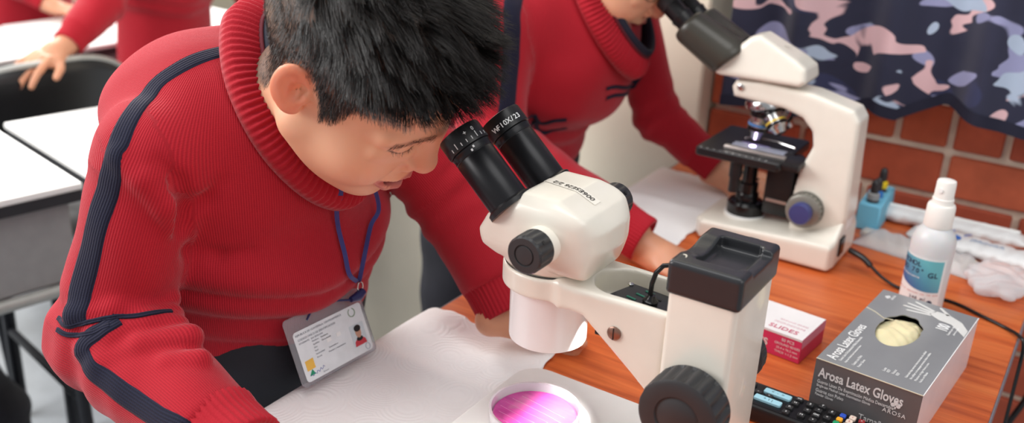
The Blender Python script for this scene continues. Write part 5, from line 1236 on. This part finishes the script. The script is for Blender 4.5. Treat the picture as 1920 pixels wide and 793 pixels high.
# ---------------------------------------------------------------- badge on its lanyard
def badge():
    S = thing('id_badge', 'plastic identity badge with portrait hanging from a violet lanyard', 'badge', (-.63, .64, .767))
    ml = mat('violet_ribbon', (52, 54, 120), .6, var=.08)
    def strap(pts, w):
        P = spline(pts, 6); v = []; f = []
        for i, p in enumerate(P):
            t = (P[min(i+1, len(P)-1)]-P[max(0, i-1)]).normalized(); s = t.cross((CAM-p).normalized()); s = (s+Vector((.1, .25, 0))*0).normalized(); nn = s.cross(t)
            for a, b_ in ((-1, -.0005), (1, -.0005), (1, .0005), (-1, .0005)): v.append(p+s*(w*a/2)+nn*b_)
        for i in range(len(P)-1):
            for k in range(4): f.append((i*4+k, i*4+(k+1) % 4, i*4+4+(k+1) % 4, i*4+4+k))
        mkobj('lanyard', v, f, ml, S, True, 60, True)
    clip = Vector((-.627, .6895, .829))
    A = [cast(bv1, *p) for p in ((600, 305, .026), (609, 345, .025), (617, 380, .012), (628, 425, .005), (640, 475, .005), (648, 512, .005))]; B = [cast(bv1, *p) for p in ((694, 385, .010), (688, 425, .005), (676, 480, .005), (668, 515, .005))]
    A = [p for p in A if p is not None]; B = [p for p in B if p is not None]
    strap([Vector((-.628, .590, 1.040))]+A+[clip+Vector((0, -.002, .012))], .0046); strap([Vector((-.625, .695, .985))]+B+[clip+Vector((0, .001, .012))], .0046)
    def ring(): return [clip+Vector((.002, .004*math.cos(a), .006+.006*math.sin(a))) for a in np.linspace(0, 2*PI, 18)]
    G().tube(ring(), .0009, 8).build('split_ring', m_chrome, S, world=True)
    G().tube([clip+Vector((.002, .004, -.001)), clip+Vector((.003, -.004, -.003)), clip+Vector((.003, -.016, -.0025))], [.0045, .0055, .003], 12).build('hook', mat('violet_plastic', (40, 42, 90), .3), S, world=True)
    # card: rectangle from its corners (world)
    tl = Vector((-.640, .5895, .8265)); x = Vector((.004, .1005, -.001)); y = Vector((.0265, .0025, -.0605)); nn = x.cross(y).normalized(); nn = nn if nn.x > 0 else -nn
    G().tube([clip+Vector((.002, -.014, -.004)), tl+x*.58+y*-.07+nn*.004, tl+x*.40+y*-.04+nn*.003, tl+x*.30+y*.09+nn*.001], .0012, 8).build('loop_cord', mat('violet_plastic', (40, 42, 90), .3), S, world=True)
    W, H = x.length, y.length; F = frame(tl+y, x, -y)       # local: x right, y up, z to the viewer, origin bottom left
    mc = mat('card_sleeve', (226, 226, 232), .12, trans=.8, ior=1.2, var=0); m1 = mat('card_paper', (228, 232, 236), .35, var=.05, vscale=60, coat=.5)
    G().prism(rounded(-.003, W+.003, -.003, H+.003, .005), -.0006, .0012, 'z', .0004, 1, F).build('sleeve', mc, S, world=True)
    G().prism(rounded(.0035, W-.0015, .0005, H-.0125, .004), .0013, .0016, 'z', 0, 1, F).build('card', m1, S, world=True, smooth=False)
    z = .0018; T = lambda u, v: F @ Matrix.Translation((u, v, z)); ink = mat('card_ink', (92, 96, 112), .5)
    for s, u, v, sz in (('REPUBLICA DE GUATEMALA, CENTROAMERICA', .006, H-.0175, .0030), ('CODIGO UNICO DE IDENTIFICACION', .0075, H-.0225, .0030), ('ESTUDIANTE   2541 02754 0101', .0075, H-.0260, .0024),
                        ('Nombres', .024, H-.0290, .0023), ('Apellidos', .024, H-.0325, .0023), ('Sexo', .024, H-.0360, .0023), ('Edad', .024, H-.0395, .0023), ('Nacionalidad', .024, H-.0430, .0023), ('Guatemalteco', .042, H-.0430, .0023),
                        ('Escuela', .024, H-.0465, .0023), ('Municipio y departamento', .040, H-.0470, .0023), ('Director', .026, .0030, .0022)):
        text('card_print', s, sz, ink, S, T(u, v), extrude=.00003, world=True)
    for s, u, v in (('Estudiante', .036, H-.0290), ('De la escuela', .036, H-.0325)): text('card_print', s, .0024, m_print_k, S, T(u, v), extrude=.00003, world=True)
    for u, v in ((.042, H-.0368), (.056, H-.0362)): G().prism(rounded(u, u+.006, v, v+.0042, .0006, 2), z, z+.0001, 'z', 0, 1, F).build('print_box', m_print_w, S, world=True, smooth=False)
    G().prism([(.0075, .0115), (.0185, .0120), (.0185, .0225), (.0075, .0220)], z, z+.0001, 'z', 0, 1, F).build('yellow_emblem', mat('emblem_yellow', (240, 190, 84), .5), S, world=True, smooth=False)
    G().prism([(.0085, .0060), (.0165, .0060), (.0135, .0120)], z, z+.0001, 'z', 0, 1, F).build('green_emblem', mat('emblem_green', (40, 150, 110), .5), S, world=True, smooth=False)
    G().tube([F @ Vector((.010+.0013*i, .0055+.0016*math.sin(i*1.9)+.0002*i, z)) for i in range(16)], .00025, 5).build('signature', mat('ink_blue', (70, 74, 170), .5), S, world=True)
    G().prism(rounded(W-.026, W-.006, .0095, .0335, .001, 2), z-.0001, z, 'z', 0, 1, F).build('portrait_ground', mat('portrait_ground', (206, 216, 222), .5), S, world=True, smooth=False)
    g = [(W-.0245, .0100), (W-.0075, .0100), (W-.0085, .0150), (W-.0125, .0180), (W-.0195, .0180), (W-.0235, .0150)]
    G().prism(g, z, z+.0001, 'z', 0, 1, F).build('portrait_sweater', mat('portrait_red', (200, 60, 72), .5), S, world=True, smooth=False)
    el = lambda cx, cy, rx, ry: [(cx+rx*math.cos(2*PI*i/20), cy+ry*math.sin(2*PI*i/20)) for i in range(20)]
    G().prism(el(W-.016, .0172, .0046, .0026), z+.0001, z+.0002, 'z', 0, 1, F).build('portrait_collar', m_print_k, S, world=True, smooth=False)
    G().prism(el(W-.016, .0242, .0040, .0062), z+.0003, z+.0004, 'z', 0, 1, F).build('portrait_face', mat('portrait_skin', (196, 150, 128), .5), S, world=True, smooth=False)
    G().prism(el(W-.016, .0285, .0047, .0036), z+.0004, z+.0005, 'z', 0, 1, F).build('portrait_hair', m_print_k, S, world=True, smooth=False)
    G().tube([F @ Vector((W-.0165+.0045*math.cos(a), H-.0195+.0045*math.sin(a), z)) for a in np.linspace(2.0, 7.4, 20)], .0005, 5).build('wreath', mat('wreath_green', (130, 150, 120), .5), S, world=True)
    G().tube([F @ Vector((W-.0085+.0030*math.cos(a), .0055+.0034*math.sin(a), z)) for a in np.linspace(0, 2*PI, 20)], .0003, 5).build('shield', mat('shield_grey', (150, 160, 176), .5), S, world=True)
badge()
# ================================================================== the classroom behind
m_top = mat('white_laminate', (240, 240, 238), .3, var=.02); m_edge = mat('dark_edge', (44, 44, 48), .5); m_dgrey = mat('grey_panel', (150, 150, 150), .55, var=.05); m_tube = mat('black_tube', (34, 36, 42), .4, .3); m_ltube = mat('grey_tube', (178, 180, 176), .4, .3)
def desk(label, corner, rz, sx, sy, zt=.72, sgn=1):
    """student desk: corner is its front right corner; extends back (-x) and along y by sgn"""
    S = thing('student_desk', label, 'desk', (corner[0], corner[1], 0), rz, 'white student desks'); cy = sgn*sy/2
    G().box((-sx/2, cy, zt-.006), (sx, sy-.004, .012), .002, 1).build('desktop', m_top, S); G().box((-sx/2, cy, zt-.022), (sx-.004, sy-.008, .020), .001, 1).build('edge', m_edge, S)
    G().box((-.03, cy, zt-.105), (.012, sy-.04, .145), .002, 1).build('front_panel', m_dgrey, S); G().box((-sx/2, cy, zt-.178), (sx-.06, sy-.05, .008)).build('book_shelf', m_dgrey, S)
    G().tube([(-.02, cy-sy/2+.02, zt-.19), (-.02, cy+sy/2-.02, zt-.19)], .011, 10).build('rail', m_ltube, S)
    for y in (cy-sy/2+.04, cy+sy/2-.04):
        G().tube([(-.05, y, zt-.03), (-.02, y, .01)], .0125, 10).build('leg', m_tube, S); G().tube([(-sx+.05, y, zt-.03), (-sx+.02, y, .01)], .0125, 10).build('leg', m_tube, S)
        G().tube([(-.04, y, .30), (-sx+.04, y, .30)], .009, 8).build('stretcher', m_tube, S)
    return S
RZ = math.radians(-11)
desk('white topped desk nearest the leaning boy\'s elbow, at the left edge', (-1.392, .868), RZ, .41, .60, sgn=-1)
desk('white topped desk just behind the leaning boy\'s shoulder', (-1.389, .886), RZ, .41, .60, sgn=1)
RF = math.radians(-3)
desk('far white desk in front of the seated child at upper left', (-2.250, 1.43), RF, .39, .62, sgn=-1); desk('far white desk behind the standing child with a hand on the chair', (-2.245, 1.436), RF, .39, .60, sgn=1)
def chair(label, loc, rz):
    S = thing('school_chair', label, 'chair', loc, rz, 'black school chairs')
    def shell(z0, z1, w0, w1, curve, nm, mm, th):
        v = []; f = []; nu, nv = 24, 10
        for j in range(nv+1):
            t = j/nv
            for i in range(nu+1):
                u = i/nu*2-1; w = w0+(w1-w0)*t; zz = z0+(z1-z0)*t-(.055*abs(u)**3)*t+(.03*abs(u)**3)*(1-t); v.append((curve*(u*u)-.02*t, u*w, zz))
        for j in range(nv):
            for i in range(nu): a = j*(nu+1)+i; f.append((a, a+1, a+nu+2, a+nu+1))
        o = mkobj(nm, v, f, mm, S, True, 180); m = o.modifiers.new('t', 'SOLIDIFY'); m.thickness = th; return v, nu, nv
    v, nu, nv = shell(.50, .79, .19, .21, .055, 'backrest', m_black, .006)
    G().tube([v[nv*(nu+1)+i] for i in range(nu+1)], .0075, 8).build('backrest_rim', m_ltube, S)
    G().prism(rounded(-.005, .37, -.19, .19, .06), .425, .437, 'z', .004, 2).build('seat', m_black, S)
    for y in (-.17, .17):
        G().tube([(.03, y, .60), (.02, y, .43), (-.03, y, .01)], .010, 10).build('leg', m_tube, S); G().tube([(.33, y, .425), (.36, y, .01)], .010, 10).build('leg', m_tube, S)
    G().tube([(.02, -.17, .40), (.02, .17, .40)], .009, 8).build('crossbar', m_tube, S)
chair('black school chair gripped by the standing child', (-1.925, 1.135, 0), math.radians(176))
# two more children
OFF3 = (-1.30, .915, .0)
def shifted(p, o): return tuple(a+b_ for a, b_ in zip(p, o))
J3 = dict(off=OFF3, SR=(-2.015, 1.435, 1.02), SL=(-2.00, 1.70, 1.02), ER=(-1.97, 1.335, .885), EL=(-1.98, 1.78, .86), WR=(-1.935, 1.215, .815), WL=(-1.93, 1.76, .74), hem=.60, drop=1, collar=COLLAR)
hands3 = [(((-1.928, 1.185, .806), (.12, -1, -.25), (.25, 0, 1), dict(right=True, spread=.2, curl=.25, thumb_out=.9)), J3['ER'], J3['WR']), (((-1.92, 1.755, .705), (.2, 0, -1), (.5, .8, 0), dict(right=False)), J3['EL'], J3['WL'])]
person('child in a red sweater standing behind with a hand on the chair back', J3, hands3, (HR, HC+np.array(OFF3), HS), res=.007)
OFF4 = (-2.13, 1.06, .0)
J4 = dict(off=OFF4, SR=shifted((-.712, .516, 1.006), OFF4), SL=shifted((-.695, .775, 1.02), OFF4), ER=shifted((-.66, .46, .86), OFF4), EL=shifted((-.62, .832, .86), OFF4), WR=shifted((-.53, .55, .77), OFF4), WL=shifted((-.53, .77, .77), OFF4), hem=.60, drop=1, collar=COLLAR)
hands4 = [((shifted((-.50, .56, .752), OFF4), (1, .2, -.1), (0, 0, 1), dict(right=True)), J4['ER'], J4['WR']), ((shifted((-.50, .76, .752), OFF4), (1, -.2, -.1), (0, 0, 1), dict(right=False)), J4['EL'], J4['WL'])]
person('child in a red sweater at the far desk in the upper left corner', J4, hands4, (HR, HC+np.array(OFF4), HS), res=.009)
